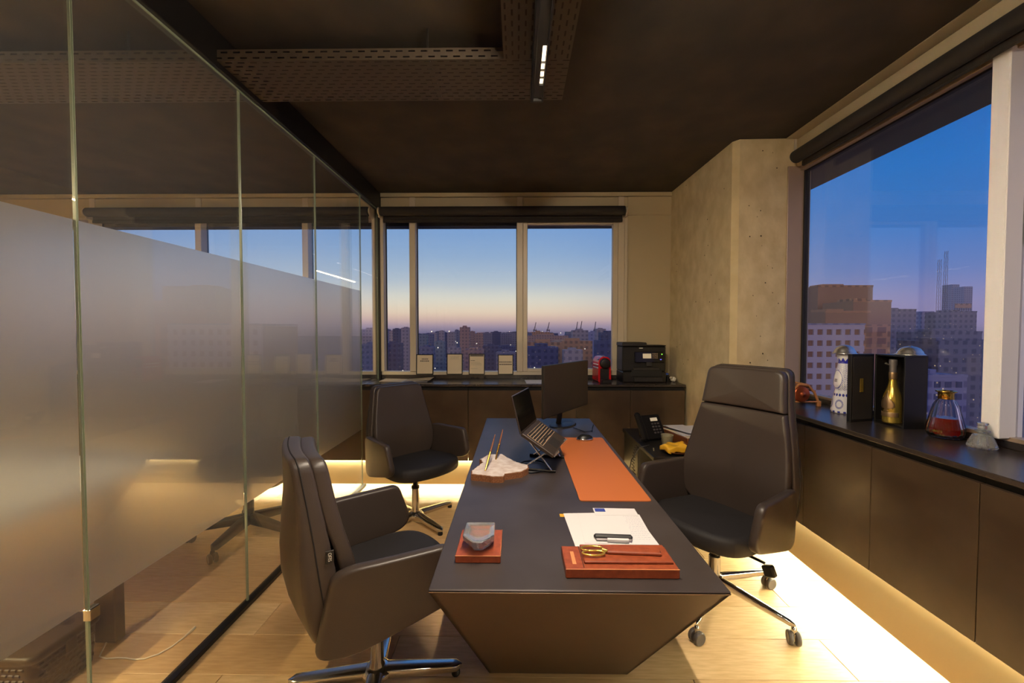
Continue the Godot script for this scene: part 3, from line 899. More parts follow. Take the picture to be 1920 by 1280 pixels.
	for i in 11:
		var x := -17.15 + 2.76 * i - 1.38 + 0.6
		fw.span(Vector3(x - 0.55, 0, -0.8), Vector3(x + 0.55, 63.2, -0.02), 0.02)
	part(o, "facade_grid", fw, M.facade_white)
	var gw := Mb.new().span(Vector3(-0.8, -0.78, -0.05), Vector3(0.8, 0.78, 0.02), 0.01).mesh()
	for j in 10:
		for i in 10:
			part_mesh(o, "window", gw, M.facade_window, Vector3(-15.77 + 2.76 * i + 0.6 - 1.38 + 0.0 + 0.0, 63.2 - 1.05 - 3.34 * j - 1.49, -0.5))
	part(o, "parapet", Mb.new().span(Vector3(-18.2, 62.9, -22), Vector3(10.6, 63.3, 0.2), 0.02), M.facade_6)
	var side := thing("office_block", "brown flank of the block beside the grid of square windows", "building", Vector3(109, -60, -127))
	part(side, "walls", Mb.new().span(Vector3(-4.3, 0, -20), Vector3(4.8, 63.0, 0), 0.05), M.facade_5)
	for j in 6:
		for i in 2:
			part(side, "window", Mb.new().span(Vector3(-3.2 + 4.2 * i, 60.4 - 3.34 * j, -0.05), Vector3(-0.6 + 4.2 * i, 62.2 - 3.34 * j, 0.03), 0.01), M.facade_window)
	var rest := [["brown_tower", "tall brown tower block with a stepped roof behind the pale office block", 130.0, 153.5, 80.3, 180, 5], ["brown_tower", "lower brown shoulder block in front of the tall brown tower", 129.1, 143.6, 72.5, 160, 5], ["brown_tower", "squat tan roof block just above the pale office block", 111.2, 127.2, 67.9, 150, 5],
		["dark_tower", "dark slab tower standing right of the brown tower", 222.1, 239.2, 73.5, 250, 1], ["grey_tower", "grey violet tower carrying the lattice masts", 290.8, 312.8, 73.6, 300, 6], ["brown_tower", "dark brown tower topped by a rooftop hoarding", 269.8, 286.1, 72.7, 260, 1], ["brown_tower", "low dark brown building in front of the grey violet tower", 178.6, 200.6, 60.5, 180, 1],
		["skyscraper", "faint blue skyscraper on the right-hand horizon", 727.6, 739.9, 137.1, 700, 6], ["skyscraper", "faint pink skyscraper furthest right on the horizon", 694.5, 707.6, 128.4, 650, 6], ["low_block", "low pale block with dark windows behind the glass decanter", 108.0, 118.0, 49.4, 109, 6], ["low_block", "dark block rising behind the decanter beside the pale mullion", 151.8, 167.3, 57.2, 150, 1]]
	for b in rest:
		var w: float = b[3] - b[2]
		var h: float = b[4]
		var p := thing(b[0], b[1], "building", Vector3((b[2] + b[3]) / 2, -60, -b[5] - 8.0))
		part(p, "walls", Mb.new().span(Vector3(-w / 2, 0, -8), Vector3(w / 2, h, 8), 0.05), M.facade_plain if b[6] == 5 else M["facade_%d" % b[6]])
		if h < 100:
			part(p, "roof_house", Mb.new().span(Vector3(-w * 0.3, h, -4), Vector3(w * 0.1, h + 1.2, 4), 0.05), M["facade_%d" % b[6]])
			part(p, "parapet", Mb.new().span(Vector3(-w / 2 - 0.1, h - 0.5, 7.6), Vector3(w / 2 + 0.1, h + 0.3, 8.1), 0.02), M["facade_%d" % b[6]])
		if b[0] == "low_block" and b[6] == 6:
			for j in 4:
				for i in 3:
					part(p, "window", Mb.new().span(Vector3(-3.6 + 2.8 * i, h - 3.2 - 3.2 * j, 7.9), Vector3(-1.9 + 2.8 * i, h - 1.6 - 3.2 * j, 8.06), 0.01), M.facade_0)
	# lattice masts
	for s in [[306.6, 52.0], [311.2, 58.0]]:
		var m := thing("lattice_mast", "tall thin lattice mast, %s of the pair on the grey violet tower" % ("shorter" if s[1] < 55 else "taller"), "mast", Vector3(s[0], 13.65, -304))
		var mb := Mb.new()
		var H: float = s[1] - 13.4
		for q in [[-0.8, -0.8], [0.8, -0.8], [0.8, 0.8], [-0.8, 0.8]]:
			mb.tube([Vector3(q[0], 0, q[1]), Vector3(q[0] * 0.7, H, q[1] * 0.7)], 0.13, 4)
		part(m, "legs", mb, M.mast_steel)
		var lb := Mb.new()
		for k in 14:
			var y := H * k / 14.0
			var sg := 1.0 if k % 2 else -1.0
			lb.tube([Vector3(-0.8 * sg, y, 0.8), Vector3(0.8 * sg, y + H / 14.0, 0.8)], 0.09, 4)
			lb.tube([Vector3(-0.8 * sg, y, -0.8), Vector3(0.8 * sg, y + H / 14.0, -0.8)], 0.09, 4)
		part(m, "bracing", lb, M.mast_steel)
	var hb := thing("rooftop_hoarding", "rooftop hoarding frame seen from behind on the dark brown tower", "hoarding", Vector3(281, 12.8, -263))
	var hf := Mb.new()
	for k in 8:
		hf.span(Vector3(-5.5 + 1.4 * k, 0, -0.1), Vector3(-5.3 + 1.4 * k, 5.2, 0.1), 0)
	hf.span(Vector3(-5.5, 1.6, -0.1), Vector3(4.6, 1.8, 0.1), 0)
	part(hb, "frame", hf, M.mast_steel)
	part(hb, "board", Mb.new().span(Vector3(-5.5, 2.2, 0.1), Vector3(4.6, 5.0, 0.3), 0.02), M.facade_4)

# ---------------------------------------------------------------- desk
func desk() -> void:
	var d := thing("desk", "dark steel desk with sides sloping in to a narrow foot", "desk", Vector3(0.155, 0, -2.01))
	var xa := -0.377; var xb := 0.377; var za := 1.0; var zb := -1.0
	var y := 0.744
	var T := [Vector3(xa, y, za), Vector3(xb, y, za), Vector3(xb, y, zb), Vector3(xa, y, zb)]
	var B := [Vector3(-0.267, 0, 0.37), Vector3(0.294, 0, 0.37), Vector3(0.294, 0, -0.37), Vector3(-0.267, 0, -0.37)]
	var names := ["front_panel", "side_panel", "rear_panel", "side_panel"]
	for k in 4:
		var l := (k + 1) % 4
		var out: Vector3 = (T[k] + T[l]) * 0.5
		out.y = 0
		var off: Vector3 = -out.normalized() * 0.012
		var mb := Mb.new()
		mb.quad(B[k], B[l], T[l], T[k])
		mb.quad((B[l] as Vector3) + off, (B[k] as Vector3) + off, (T[k] as Vector3) + off, (T[l] as Vector3) + off)
		mb.quad(B[k], T[k], (T[k] as Vector3) + off, (B[k] as Vector3) + off)
		mb.quad(T[l], B[l], (B[l] as Vector3) + off, (T[l] as Vector3) + off)
		mb.quad(T[k], T[l], (T[l] as Vector3) + off, (T[k] as Vector3) + off)
		mb.quad(B[l], B[k], (B[k] as Vector3) + off, (B[l] as Vector3) + off)
		part(d, names[k], mb, M.desk_steel)
	part(d, "tabletop", Mb.new().span(Vector3(xa, y, zb), Vector3(xb, 0.75, za), 0.0025), M.desk_steel_cool)
	part(d, "edge_highlight", Mb.new().span(Vector3(xa + 0.001, y - 0.003, za - 0.001), Vector3(xb - 0.001, y, za + 0.0008), 0.0004), M.desk_edge_highlight)  # painted highlight, not a separate trim

# ---------------------------------------------------------------- chairs
func back_z(y: float) -> float:
	return -0.150 - 0.150 * (y - 0.4)

func mirror(half: Array) -> Array:
	var out := []
	for p in half: out.append(Vector2(p[0], p[1]))
	for i in range(half.size() - 1, -1, -1): out.append(Vector2(-half[i][0], half[i][1]))
	return out

func upholstery(c: Node3D, high: bool, lm: Material) -> void:
	var bend := 0.42
	var outer := [[0.15, 0.335], [0.21, 0.38], [0.25, 0.5], [0.252, 0.62], [0.228, 0.78], [0.204, 0.9], [0.19, 0.985]]
	var cut := 0.0
	if high:
		outer = [[0.16, 0.335], [0.235, 0.38], [0.285, 0.5], [0.29, 0.66], [0.258, 0.86], [0.230, 1.0], [0.210, 1.2]]
		cut = 0.985
	var rad := []
	for k in outer.size() * 2:
		rad.append(0.06)
	rad[outer.size() - 1] = 0.04; rad[outer.size()] = 0.04
	var shell_pl := func(u: float, y: float, w: float) -> Vector3:
		if w < 0.0: w *= 1.0 + 1.5 * exp(-pow((y - 0.54) / 0.24, 2.0))
		return Vector3(u, y, back_z(y) - 0.05 + bend * u * u + w)
	var pad_pl := func(u: float, y: float, w: float) -> Vector3:
		return Vector3(u, y, back_z(y) + 0.0 + bend * u * u + w + 0.018 * exp(-pow((y - 0.62) / 0.12, 2.0)))
	part(c, "back_shell", cushion(round_poly(mirror(outer), rad), 0.06, 0.016, 0.004, shell_pl, 0.012), lm)
	var edge := round_poly(mirror(outer), rad)
	var seam_path := []
	for p in densify(edge, 0.02):
		seam_path.append(shell_pl.call(p.x * 1.002, p.y, -0.010))
	seam_path.append(seam_path[0])
	part(c, "piping", Mb.new().tube(seam_path, 0.0022, 6), M.seam)
	var inner := []
	for p in outer:
		inner.append([p[0] - 0.004, p[1] + (0.06 if p[1] < 0.4 else (-0.008 if p[1] > 0.97 else 0.0))])
	if not high:
		part(c, "back_pad", cushion(round_poly(mirror(inner), rad), 0.05, 0.015, 0.010, pad_pl), lm)
	else:
		var low := []
		for p in inner:
			if p[1] < cut - 0.02: low.append(p)
		low.append([0.226, cut - 0.004])
		var rl := []
		for k in low.size() * 2: rl.append(0.06)
		rl[low.size() - 1] = 0.006; rl[low.size()] = 0.006
		part(c, "back_pad", cushion(round_poly(mirror(low), rl), 0.05, 0.016, 0.008, pad_pl), lm)
		var hr := [[0.226, cut + 0.001], [0.206, 1.192]]
		part(c, "headrest", cushion(round_poly(mirror(hr), [0.006, 0.04, 0.04, 0.006]), 0.054, 0.018, 0.012, pad_pl), lm)
	# seat
	var so := round_poly([Vector2(-0.235, -0.24), Vector2(0.235, -0.24), Vector2(0.268, 0.16), Vector2(0.20, 0.262), Vector2(0.0, 0.30), Vector2(-0.20, 0.262), Vector2(-0.268, 0.16)], [0.05, 0.05, 0.09, 0.1, 0.12, 0.1, 0.09])
	part(c, "seat", cushion(so, 0.088, 0.034, 0.012, func(x: float, z: float, w: float) -> Vector3: return Vector3(x, 0.415 + 0.05 * z + w, z)), M.shaded_seat)
	part(c, "seat_pan", Mb.new().span(Vector3(-0.15, 0.345, -0.16), Vector3(0.15, 0.375, 0.14), 0.01), M.black_plastic)
	# arms
	var ao := round_poly([Vector2(-0.20, 0.625), Vector2(-0.15, 0.652), Vector2(0.18, 0.655), Vector2(0.235, 0.49), Vector2(0.205, 0.45), Vector2(-0.15, 0.355), Vector2(-0.25, 0.36)], [0.03, 0.05, 0.035, 0.03, 0.03, 0.05, 0.04])
	for s in [-1.0, 1.0]:
		var pl := func(z: float, y: float, w: float) -> Vector3:
			var f := (z + 0.24) / 0.5
			var x := 0.262 + 0.075 * f - 0.025 * f * f + 0.055 * (y - 0.4)
			if f < 0.35: x -= 0.16 * (0.35 - f) * (0.35 - f)
			return Vector3(s * (x + w * 1.0), y, z)
		part(c, "arm", cushion(ao, 0.042, 0.015, 0.003, pl, 0.003), lm)

func leg_shape(a: float, r0: float, r1: float, y0: float, y1: float, w0: float, w1: float, h0: float, h1: float) -> Mb:
	var rows := []
	var N := 14
	var path := []
	for i in N + 1:
		path.append(float(i) / N)
	var cross := func(cx: float, y: float, w: float, h: float) -> PackedVector3Array:
		var row := PackedVector3Array()
		for k in 16:
			var t := TAU * k / 16
			var sx := signf(cos(t)) * pow(absf(cos(t)), 0.6); var sy := signf(sin(t)) * pow(absf(sin(t)), 0.6)
			row.append(Vector3(cx, y + sy * h, -sx * w))
		return row
	rows.append(cross.call(r0, y0, 0.0001, 0.0001))
	for t in path:
		var e: float = 1.0
		if t > 0.9: e = sqrt(maxf(0.0, 1.0 - pow((t - 0.9) / 0.1, 2.0))) * 0.9 + 0.1
		rows.append(cross.call(lerpf(r0, r1, t), lerpf(y0, y1, t), lerpf(w0, w1, t) * e, lerpf(h0, h1, t) * (e * 0.6 + 0.4)))
	rows.append(cross.call(r1, y1, 0.0001, 0.0001))
	var mb := Mb.new()
	mb.grid(rows, true, true, Transform3D(Basis(Vector3.UP, a), Vector3.ZERO))
	return mb

func visitor_base(c: Node3D, turn: float) -> void:
	part(c, "column", Mb.new().lathe([[0.0, 0.05], [0.034, 0.05], [0.03, 0.075], [0.026, 0.09], [0.025, 0.24], [0.025, 0.24], [0.0, 0.24]], 28), M.chrome)
	part(c, "collar", Mb.new().lathe([[0.0, 0.24], [0.029, 0.24], [0.029, 0.258], [0.018, 0.262], [0.018, 0.36], [0.0, 0.36]], 24), M.black_metal)
	part(c, "hub", Mb.new().lathe([[0.0, 0.028], [0.05, 0.028], [0.062, 0.04], [0.06, 0.056], [0.045, 0.066], [0.034, 0.07], [0.0, 0.072]], 32), M.polished_aluminium)
	for k in 4:
		var a := turn + PI / 2 * k
		var l := part(c, "leg", leg_shape(a, 0.02, 0.335, 0.047, 0.036, 0.034, 0.024, 0.022, 0.015), M.polished_aluminium)
		part(l, "glide", Mb.new().lathe([[0.0, 0.0], [0.016, 0.0], [0.018, 0.006], [0.016, 0.024], [0.0, 0.024]], 16, xf(Basis(Vector3.UP, a) * Vector3(0.31, 0, 0))), M.black_plastic)

func caster(parent: Node3D, at: Vector3, face: float, wheel: Material, fork: Material) -> void:
	var k := part(parent, "caster", Mb.new().lathe([[0.0, 0.052], [0.012, 0.052], [0.013, 0.066], [0.010, 0.078], [0.0, 0.08]], 16, xf(at)).span(at + Vector3(-0.011, 0.02, -0.011), at + Vector3(0.011, 0.054, 0.011), 0.003), fork)
	for s in [-1.0, 1.0]:
		var ax := Basis(Vector3.UP, face) * Basis(Vector3.BACK, -PI / 2 * s)
		part(k, "wheel", Mb.new().lathe([[0.0, 0.005], [0.026, 0.005], [0.030, 0.009], [0.030, 0.020], [0.027, 0.0245], [0.024, 0.025], [0.023, 0.0235], [0.0, 0.0235]], 28, xf(at + Vector3(0, 0.030, 0), ax)), wheel)

func star_base(c: Node3D, turn: float, R: float, metal: Material, slim: bool) -> void:
	part(c, "column", Mb.new().lathe([[0.0, 0.11], [0.036, 0.11], [0.032, 0.13], [0.028, 0.14], [0.028, 0.235], [0.024, 0.24], [0.0, 0.24]], 28), metal)
	part(c, "gas_lift", Mb.new().lathe([[0.0, 0.235], [0.019, 0.235], [0.019, 0.25], [0.014, 0.252], [0.014, 0.36], [0.0, 0.36]], 20), M.black_metal)
	part(c, "hub", Mb.new().lathe([[0.0, 0.085], [0.035, 0.085], [0.044, 0.1], [0.044, 0.125], [0.036, 0.14], [0.0, 0.142]], 28), metal)
	for k in 5:
		var a := turn + TAU / 5 * k
		var l := part(c, "leg", leg_shape(a, 0.02, R + 0.008, 0.118, 0.088, 0.017 if slim else 0.037, 0.0125 if slim else 0.024, 0.022 if slim else 0.034, 0.012 if slim else 0.02), metal)
		caster(l, Basis(Vector3.UP, a) * Vector3(R, 0, 0), a * 1.7 + 0.6, M.caster, metal)

func chairs() -> void:
	var th := func(fx: float, fz: float) -> float: return atan2(fx, fz)
	# near visitor chair
	var t1: float = th.call(0.85, -0.53)
	var c1 := thing("visitor_chair", "low backed black leather chair nearest the viewer, its polished foot beside the desk's corner", "chair", Vector3(-0.556, 0, -1.594), t1, "visitor chairs at the desk")
	upholstery(c1, false, M.leather)
	visitor_base(c1, 0.13 - t1)
	var tg := part(c1, "brand_tag", Mb.new().span(Vector3(-0.2535, 0.662, -0.212), Vector3(-0.2495, 0.702, -0.187), 0.0005), M.black_plastic)
	var tt := TextMesh.new()
	tt.text = "OFIS"
	var tf := SystemFont.new()
	tf.font_names = PackedStringArray(["Droid Sans"])
	tt.font = tf
	tt.font_size = 32
	tt.pixel_size = 0.00042
	tt.depth = 0.0006
	var tl := MeshInstance3D.new()
	tl.name = "lettering"
	tl.mesh = tt
	tl.material_override = M.white_plastic
	tl.transform = Transform3D(Basis(Vector3.DOWN, Vector3.BACK, Vector3.LEFT), Vector3(-0.2539, 0.682, -0.1995))
	tg.add_child(tl, true)
	var t2: float = th.call(0.73, 0.68)
	var c2 := thing("visitor_chair", "low backed black leather chair by the glass, in front of the back cabinets", "chair", Vector3(-0.746, 0, -2.984), t2, "visitor chairs at the desk")
	upholstery(c2, false, M.leather)
	visitor_base(c2, 0.80 - t2)
	var t3: float = th.call(-0.857, 0.515)
	var c3 := thing("executive_chair", "high backed black leather executive chair with chrome five star base behind the desk", "chair", Vector3(1.02, 0, -2.105), t3)
	upholstery(c3, true, M.leather)
	star_base(c3, -0.95 - t3, 0.364, M.chrome, true)
	part(c3, "tilt_lever", Mb.new().span(Vector3(0.10, 0.335, 0.03), Vector3(0.27, 0.345, 0.045), 0.003).box(Vector3(0.29, 0.315, 0.04), Vector3(0.05, 0.05, 0.03), 0.006, Basis(Vector3.BACK, 0.4)), M.black_plastic)
	var t4: float = th.call(0.25, 1.0)
	var c4 := thing("office_chair", "dark office chair on a black five star base behind the frosted glass", "chair", Vector3(-1.825, 0, -2.754), t4)
	upholstery(c4, true, M.leather)
	star_base(c4, -PI / 2 - t4, 0.345, M.dark_plastic, false)

# ---------------------------------------------------------------- on the desk
func desk_items() -> void:
	var D := 0.75
	# stone slab
	var sl := [[-0.201, -1.759], [-0.201, -1.8], [-0.161, -1.918], [-0.178, -1.965], [-0.145, -2.042], [-0.078, -2.052], [-0.029, -1.967], [0.002, -1.92], [0.051, -1.882], [0.055, -1.845], [0.025, -1.796], [-0.017, -1.775], [-0.054, -1.761], [-0.057, -1.729], [-0.1, -1.728], [-0.158, -1.747]]
	var base := Vector3(-0.08, D, -1.87)
	var st := thing("stone_slab", "white crystal slab with a rough brown rim, standing on the desk as a pen holder", "pen holder", base)
	var poly := PackedVector2Array()
	for p in sl: poly.append(Vector2(p[0] - base.x, -(p[1] - base.z)))
	var dense := densify(poly, 0.012)
	for k in dense.size():
		dense[k] += Vector2(rng.randf_range(-1, 1), rng.randf_range(-1, 1)) * 0.0025
	var up := Basis(Vector3.RIGHT, -Vector3.BACK, Vector3.UP)
	part(st, "rim", Mb.new().prism(dense, 0.0, 0.026, xf(Vector3.ZERO, up)), M.stone_rim)
	var inner := PackedVector2Array()
	for p in dense: inner.append(p * 0.965)
	part(st, "polished_face", Mb.new().prism(inner, 0.0255, 0.028, xf(Vector3.ZERO, up)), M.stone_top)
	# pens
	for p in [["gold and brown pen leaning at the front of the white stone slab", Vector3(-0.140, D + 0.028, -1.80), Vector3(-0.103, D + 0.155, -1.93)], ["gold and brown pen standing further back on the white stone slab", Vector3(-0.102, D + 0.028, -1.955), Vector3(-0.070, D + 0.158, -2.02)]]:
		var a: Vector3 = p[1]; var b: Vector3 = p[2]
		var o := thing("pen", p[0], "pen", a, 0.0, "pens on the stone slab")
		var d := b - a
		part(o, "socket", Mb.new().tube([Vector3.ZERO, d * 0.5], [0.0035, 0.0055], 10), M.gold)
		part(o, "barrel", Mb.new().tube([d * 0.48, d * 0.75, d], [0.0048, 0.004, 0.0022], 10), M.brown_wood)
	# leather square with crystal
	var lb := thing("leather_block", "small square tan leather block under the crystal ashtray", "desk pad", Vector3(-0.109, D, -1.203))
	part(lb, "body", Mb.new().span(Vector3(-0.0635, 0, -0.076), Vector3(0.0635, 0.021, 0.076), 0.002), M.brown_leather)
	part(lb, "front_piping", Mb.new().tube([Vector3(-0.0635, 0.0205, 0.0755), Vector3(0.0635, 0.0205, 0.0755)], 0.0011, 6), M.leather_edge)
	part(lb, "side_piping", Mb.new().tube([Vector3(0.063, 0.0205, 0.0755), Vector3(0.063, 0.0205, -0.0755)], 0.0009, 6), M.leather_edge)
	# crystal ashtray, a five-sided shield on top
	var ash := Mb.new()
	var tri5 := func(w: float, bk: float, mid: float, fr: float, fw: float, y: float) -> PackedVector3Array:
		return PackedVector3Array([Vector3(-w, y, bk), Vector3(-w * 1.05, y, mid), Vector3(-fw, y, fr), Vector3(fw, y, fr), Vector3(w * 1.05, y, mid), Vector3(w, y, bk)])
	var rows := [tri5.call(0.0005, 0, 0, 0.0005, 0.0003, 0.0), tri5.call(0.028, -0.040, 0.008, 0.030, 0.012, 0.0), tri5.call(0.042, -0.050, 0.020, 0.054, 0.016, 0.022), tri5.call(0.0435, -0.051, 0.026, 0.068, 0.012, 0.040), tri5.call(0.0415, -0.049, 0.025, 0.064, 0.010, 0.0425), tri5.call(0.031, -0.038, 0.016, 0.044, 0.004, 0.041), tri5.call(0.020, -0.024, 0.006, 0.022, 0.002, 0.010), tri5.call(0.0005, 0, 0, 0.0005, 0.0003, 0.009)]
	ash.grid(rows, true, false)
	flip_if(ash)
	solo("crystal_ashtray", ash, M.cut_crystal, "clear cut crystal ashtray on the small square leather block", "ashtray", Vector3(-0.110, D + 0.0215, -1.187))
	# long leather desk set
	var ls := thing("leather_case", "long tan leather desk case with worn edges at the front of the desk", "desk case", Vector3(0.276, D, -1.118))
	part(ls, "body", Mb.new().span(Vector3(-0.148, 0, -0.058), Vector3(0.149, 0.025, 0.058), 0.002), M.brown_leather)
	part(ls, "front_piping", Mb.new().tube([Vector3(-0.148, 0.0245, 0.0575), Vector3(0.149, 0.0245, 0.0575)], 0.0011, 6), M.leather_edge)
	part(ls, "worn_stamp", Mb.new().box(Vector3(-0.122, 0.0254, 0.004), Vector3(0.010, 0.001, 0.062), 0.0003), M.leather_edge)
	part(ls, "divider", Mb.new().span(Vector3(-0.1, 0.0245, -0.056), Vector3(-0.0985, 0.0262, 0.05), 0.0003), M.seam)
	part(ls, "flap", Mb.new().span(Vector3(-0.096, 0.025, -0.054), Vector3(0.142, 0.0325, 0.034), 0.002), M.brown_leather)
	part(ls, "sheath", Mb.new().box(Vector3(0.046, 0.037, -0.006), Vector3(0.148, 0.010, 0.022), 0.003, Basis(Vector3.UP, -0.06)), M.brown_leather)
	# gold scissors in the sheath
	var sc := thing("gold_scissors", "gold handled scissors pushed into the leather case's sheath", "scissors", Vector3(0.276, D + 0.0325, -1.118))
	for s in [-1.0, 1.0]:
		var ring := []
		for k in 25:
			var a := TAU * k / 24
			ring.append(Vector3(-0.066 + 0.030 * cos(a), 0.006, s * 0.0115 - 0.008 + 0.0125 * sin(a)))
		part(sc, "handle_ring", Mb.new().tube(ring, 0.0028, 8), M.bright_gold)
		part(sc, "shank", Mb.new().tube([Vector3(-0.038, 0.006, s * 0.006 - 0.008), Vector3(-0.022, 0.006, -0.007)], 0.003, 8), M.bright_gold)
	# papers
	var pp := [["large white sheet, undermost of the papers behind the leather case", 0.297, -1.335, 0.255, 0.225, 0.05, 0.0], ["white sheet with faint handwriting on top of the papers behind the leather case", 0.318, -1.335, 0.215, 0.205, -0.04, 0.001]]
	for p in pp:
		var o := thing("paper_sheet", p[0], "paper", Vector3(p[1], D + p[6], p[2]), p[5], "papers on the desk")
		part(o, "sheet", Mb.new().span(Vector3(-p[3] / 2, 0.0002, -p[4] / 2), Vector3(p[3] / 2, 0.0009, p[4] / 2), 0.0), M.paper)
		if p[6] > 0.0:
			var ink := Mb.new()
			for r in 14:
				var x := 0.045 + rng.randf() * 0.01
				while x < 0.098:
					var l := rng.randf_range(0.003, 0.009)
					ink.span(Vector3(x, 0.0009, -0.085 + 0.012 * r), Vector3(x + l, 0.001, -0.0845 + 0.012 * r), 0)
					x += l + 0.003
			part(o, "handwriting", ink, M.blue_ink)
	var tabs := thing("sticky_tabs", "yellow index tabs peeping out left of the white papers", "tabs", Vector3(0.158, D, -1.425))
	for k in 4:
		part(tabs, "tab", Mb.new().span(Vector3(-0.008, 0.0001 + 0.0002 * k, -0.012 + 0.006 * k), Vector3(0.008, 0.0003 + 0.0002 * k, -0.008 + 0.006 * k), 0.0), M.yellow_bag)
	var env := thing("envelope", "white card with a dark blue square at the top of the papers", "card", Vector3(0.350, D, -1.455), -0.02)
	part(env, "card", Mb.new().span(Vector3(-0.075, 0.0016, -0.026), Vector3(0.075, 0.0026, 0.03), 0.0003), M.paper)
	part(env, "blue_square", Mb.new().span(Vector3(-0.070, 0.0026, -0.022), Vector3(-0.034, 0.0029, 0.004), 0.0), M.blue_ink)
	# usb stick lying on the papers
	var us := thing("black_marker", "fat black marker with a white label lying on the papers", "marker", Vector3(0.298, D + 0.0022, -1.262), -0.06)
	part(us, "barrel", Mb.new().box(Vector3(0, 0.007, 0), Vector3(0.118, 0.014, 0.016), 0.005), M.black_plastic)
	part(us, "clip", Mb.new().box(Vector3(0.0, 0.004, 0.014), Vector3(0.11, 0.008, 0.010), 0.003), M.grey_foil)
	part(us, "label", Mb.new().box(Vector3(0.012, 0.006, 0.020), Vector3(0.065, 0.009, 0.012), 0.001), M.paper)
	# orange mat and mouse
	var mo := round_poly([Vector2(-0.136, -0.458), Vector2(0.136, -0.458), Vector2(0.136, 0.458), Vector2(-0.136, 0.458)], 0.014)
	solo("desk_mat", Mb.new().prism(mo, 0.0, 0.003, xf(Vector3.ZERO, up)), M.orange_mat, "orange leather desk mat lying lengthwise on the dark desk", "desk mat", Vector3(0.375, D, -2.004))
	var mu := Mb.new()
	mu.lathe([[0.0, 0.0], [0.030, 0.0], [0.032, 0.008], [0.028, 0.020], [0.018, 0.029], [0.008, 0.032], [0.0, 0.0325]], 28, xf(Vector3.ZERO), true, 1.5, 1.0)
	var ms := thing("computer_mouse", "black computer mouse at the far end of the orange mat", "mouse", Vector3(0.40, D + 0.003, -2.41), 0.15)
	part(ms, "shell", mu, M.black_plastic)
	part(ms, "skirt", Mb.new().lathe([[0.0305, 0.001], [0.0335, 0.004], [0.0335, 0.009], [0.031, 0.012]], 28, xf(Vector3.ZERO), true, 1.5, 1.0), M.polished_aluminium)
	# monitor
	var mc := Vector3(0.338, D, -2.78)
	var ang := atan2(0.52, 0.36)   # faces the executive chair
	var mt := thing("monitor", "dark switched-off monitor on a black foot, turned towards the executive chair", "monitor", mc, ang)
	part(mt, "screen_housing", Mb.new().span(Vector3(-0.315, 0.098, -0.012), Vector3(0.315, 0.428, 0.008), 0.004), M.black_plastic)
	part(mt, "screen", Mb.new().span(Vector3(-0.310, 0.106, 0.007), Vector3(0.310, 0.423, 0.0092), 0.0005), M.monitor_screen)
	part(mt, "stand_neck", Mb.new().box(Vector3(0, 0.10, -0.05), Vector3(0.05, 0.20, 0.018), 0.004, Basis(Vector3.RIGHT, 0.15)), M.black_plastic)
	part(mt, "stand_foot", Mb.new().lathe([[0.0, 0.0], [0.098, 0.0], [0.1, 0.004], [0.09, 0.010], [0.0, 0.013]], 36, xf(Vector3(0, 0, -0.03)), true, 1.2, 0.8), M.black_plastic)
	# laptop on its stand; hinge line and front edge
	var hl := Vector3(0.019, 0.925, -1.855); var hr := Vector3(0.104, 0.925, -2.145)
	var fl := Vector3(0.161, 0.835, -1.815); var fr := Vector3(0.246, 0.835, -2.105)
	var ex := (hr - hl).normalized(); var ez := (fl - hl).normalized(); var ey := ez.cross(ex).normalized()
	var W := (hr - hl).length(); var Dp := (fl - hl).length()
	var lp := thing("laptop", "open dark laptop tilted on a metal stand beside the orange mat", "laptop", hl)
	var bs := Basis(ex, ey, ez)
	var deck := Mb.new().box(bs * Vector3(W / 2, 0.0, Dp / 2), Vector3(W, 0.016, Dp), 0.003, bs)
	part(lp, "base", deck, M.laptop_shell)
	part(lp, "key_bed", Mb.new().box(bs * Vector3(W / 2, 0.0085, Dp * 0.38), Vector3(W * 0.88, 0.0015, Dp * 0.50), 0.0003, bs), M.key_bed)
	var keys := Mb.new()
	for r in 6:
		for k in 14:
			if r == 5 and k > 3 and k < 9:
				if k == 4: keys.box(bs * Vector3(W * (0.06 + 0.88 * 6.5 / 14), 0.0098, Dp * (0.155 + 0.0815 * r)), Vector3(W * 0.30, 0.002, Dp * 0.060), 0.0004, bs)
				continue
			keys.box(bs * Vector3(W * (0.06 + 0.88 * (k + 0.5) / 14), 0.0098, Dp * (0.172 + 0.0815 * r)), Vector3(W * 0.048, 0.002, Dp * 0.058), 0.0004, bs)
	var ko := part(lp, "keys", keys, M.keycaps)
	ko.set_meta("kind", "stuff")
	part(lp, "touchpad", Mb.new().box(bs * Vector3(W / 2, 0.0083, Dp * 0.82), Vector3(W * 0.36, 0.001, Dp * 0.28), 0.0002, bs), M.dark_plastic)
	# lid
	var tl := Vector3(-0.022, 1.092, -1.872)
	var uy := (tl - hl).normalized(); var uz := ex.cross(uy).normalized(); var lb2 := Basis(ex, uy, uz)
	var LH := (tl - hl).length() + 0.005
	part(lp, "lid", Mb.new().box(lb2 * Vector3(W / 2, LH / 2, -0.003), Vector3(W, LH, 0.007), 0.002, lb2), M.laptop_shell)
	part(lp, "screen", Mb.new().box(lb2 * Vector3(W / 2, LH / 2 + 0.004, 0.0009), Vector3(W * 0.97, LH * 0.92, 0.0012), 0.0003, lb2), M.screen_black)
	var sd := thing("laptop_stand", "folding metal laptop stand with black feet under the laptop", "laptop stand", Vector3(0.11, D, -1.97))
	var o3 := Vector3(0.11, D, -1.97)
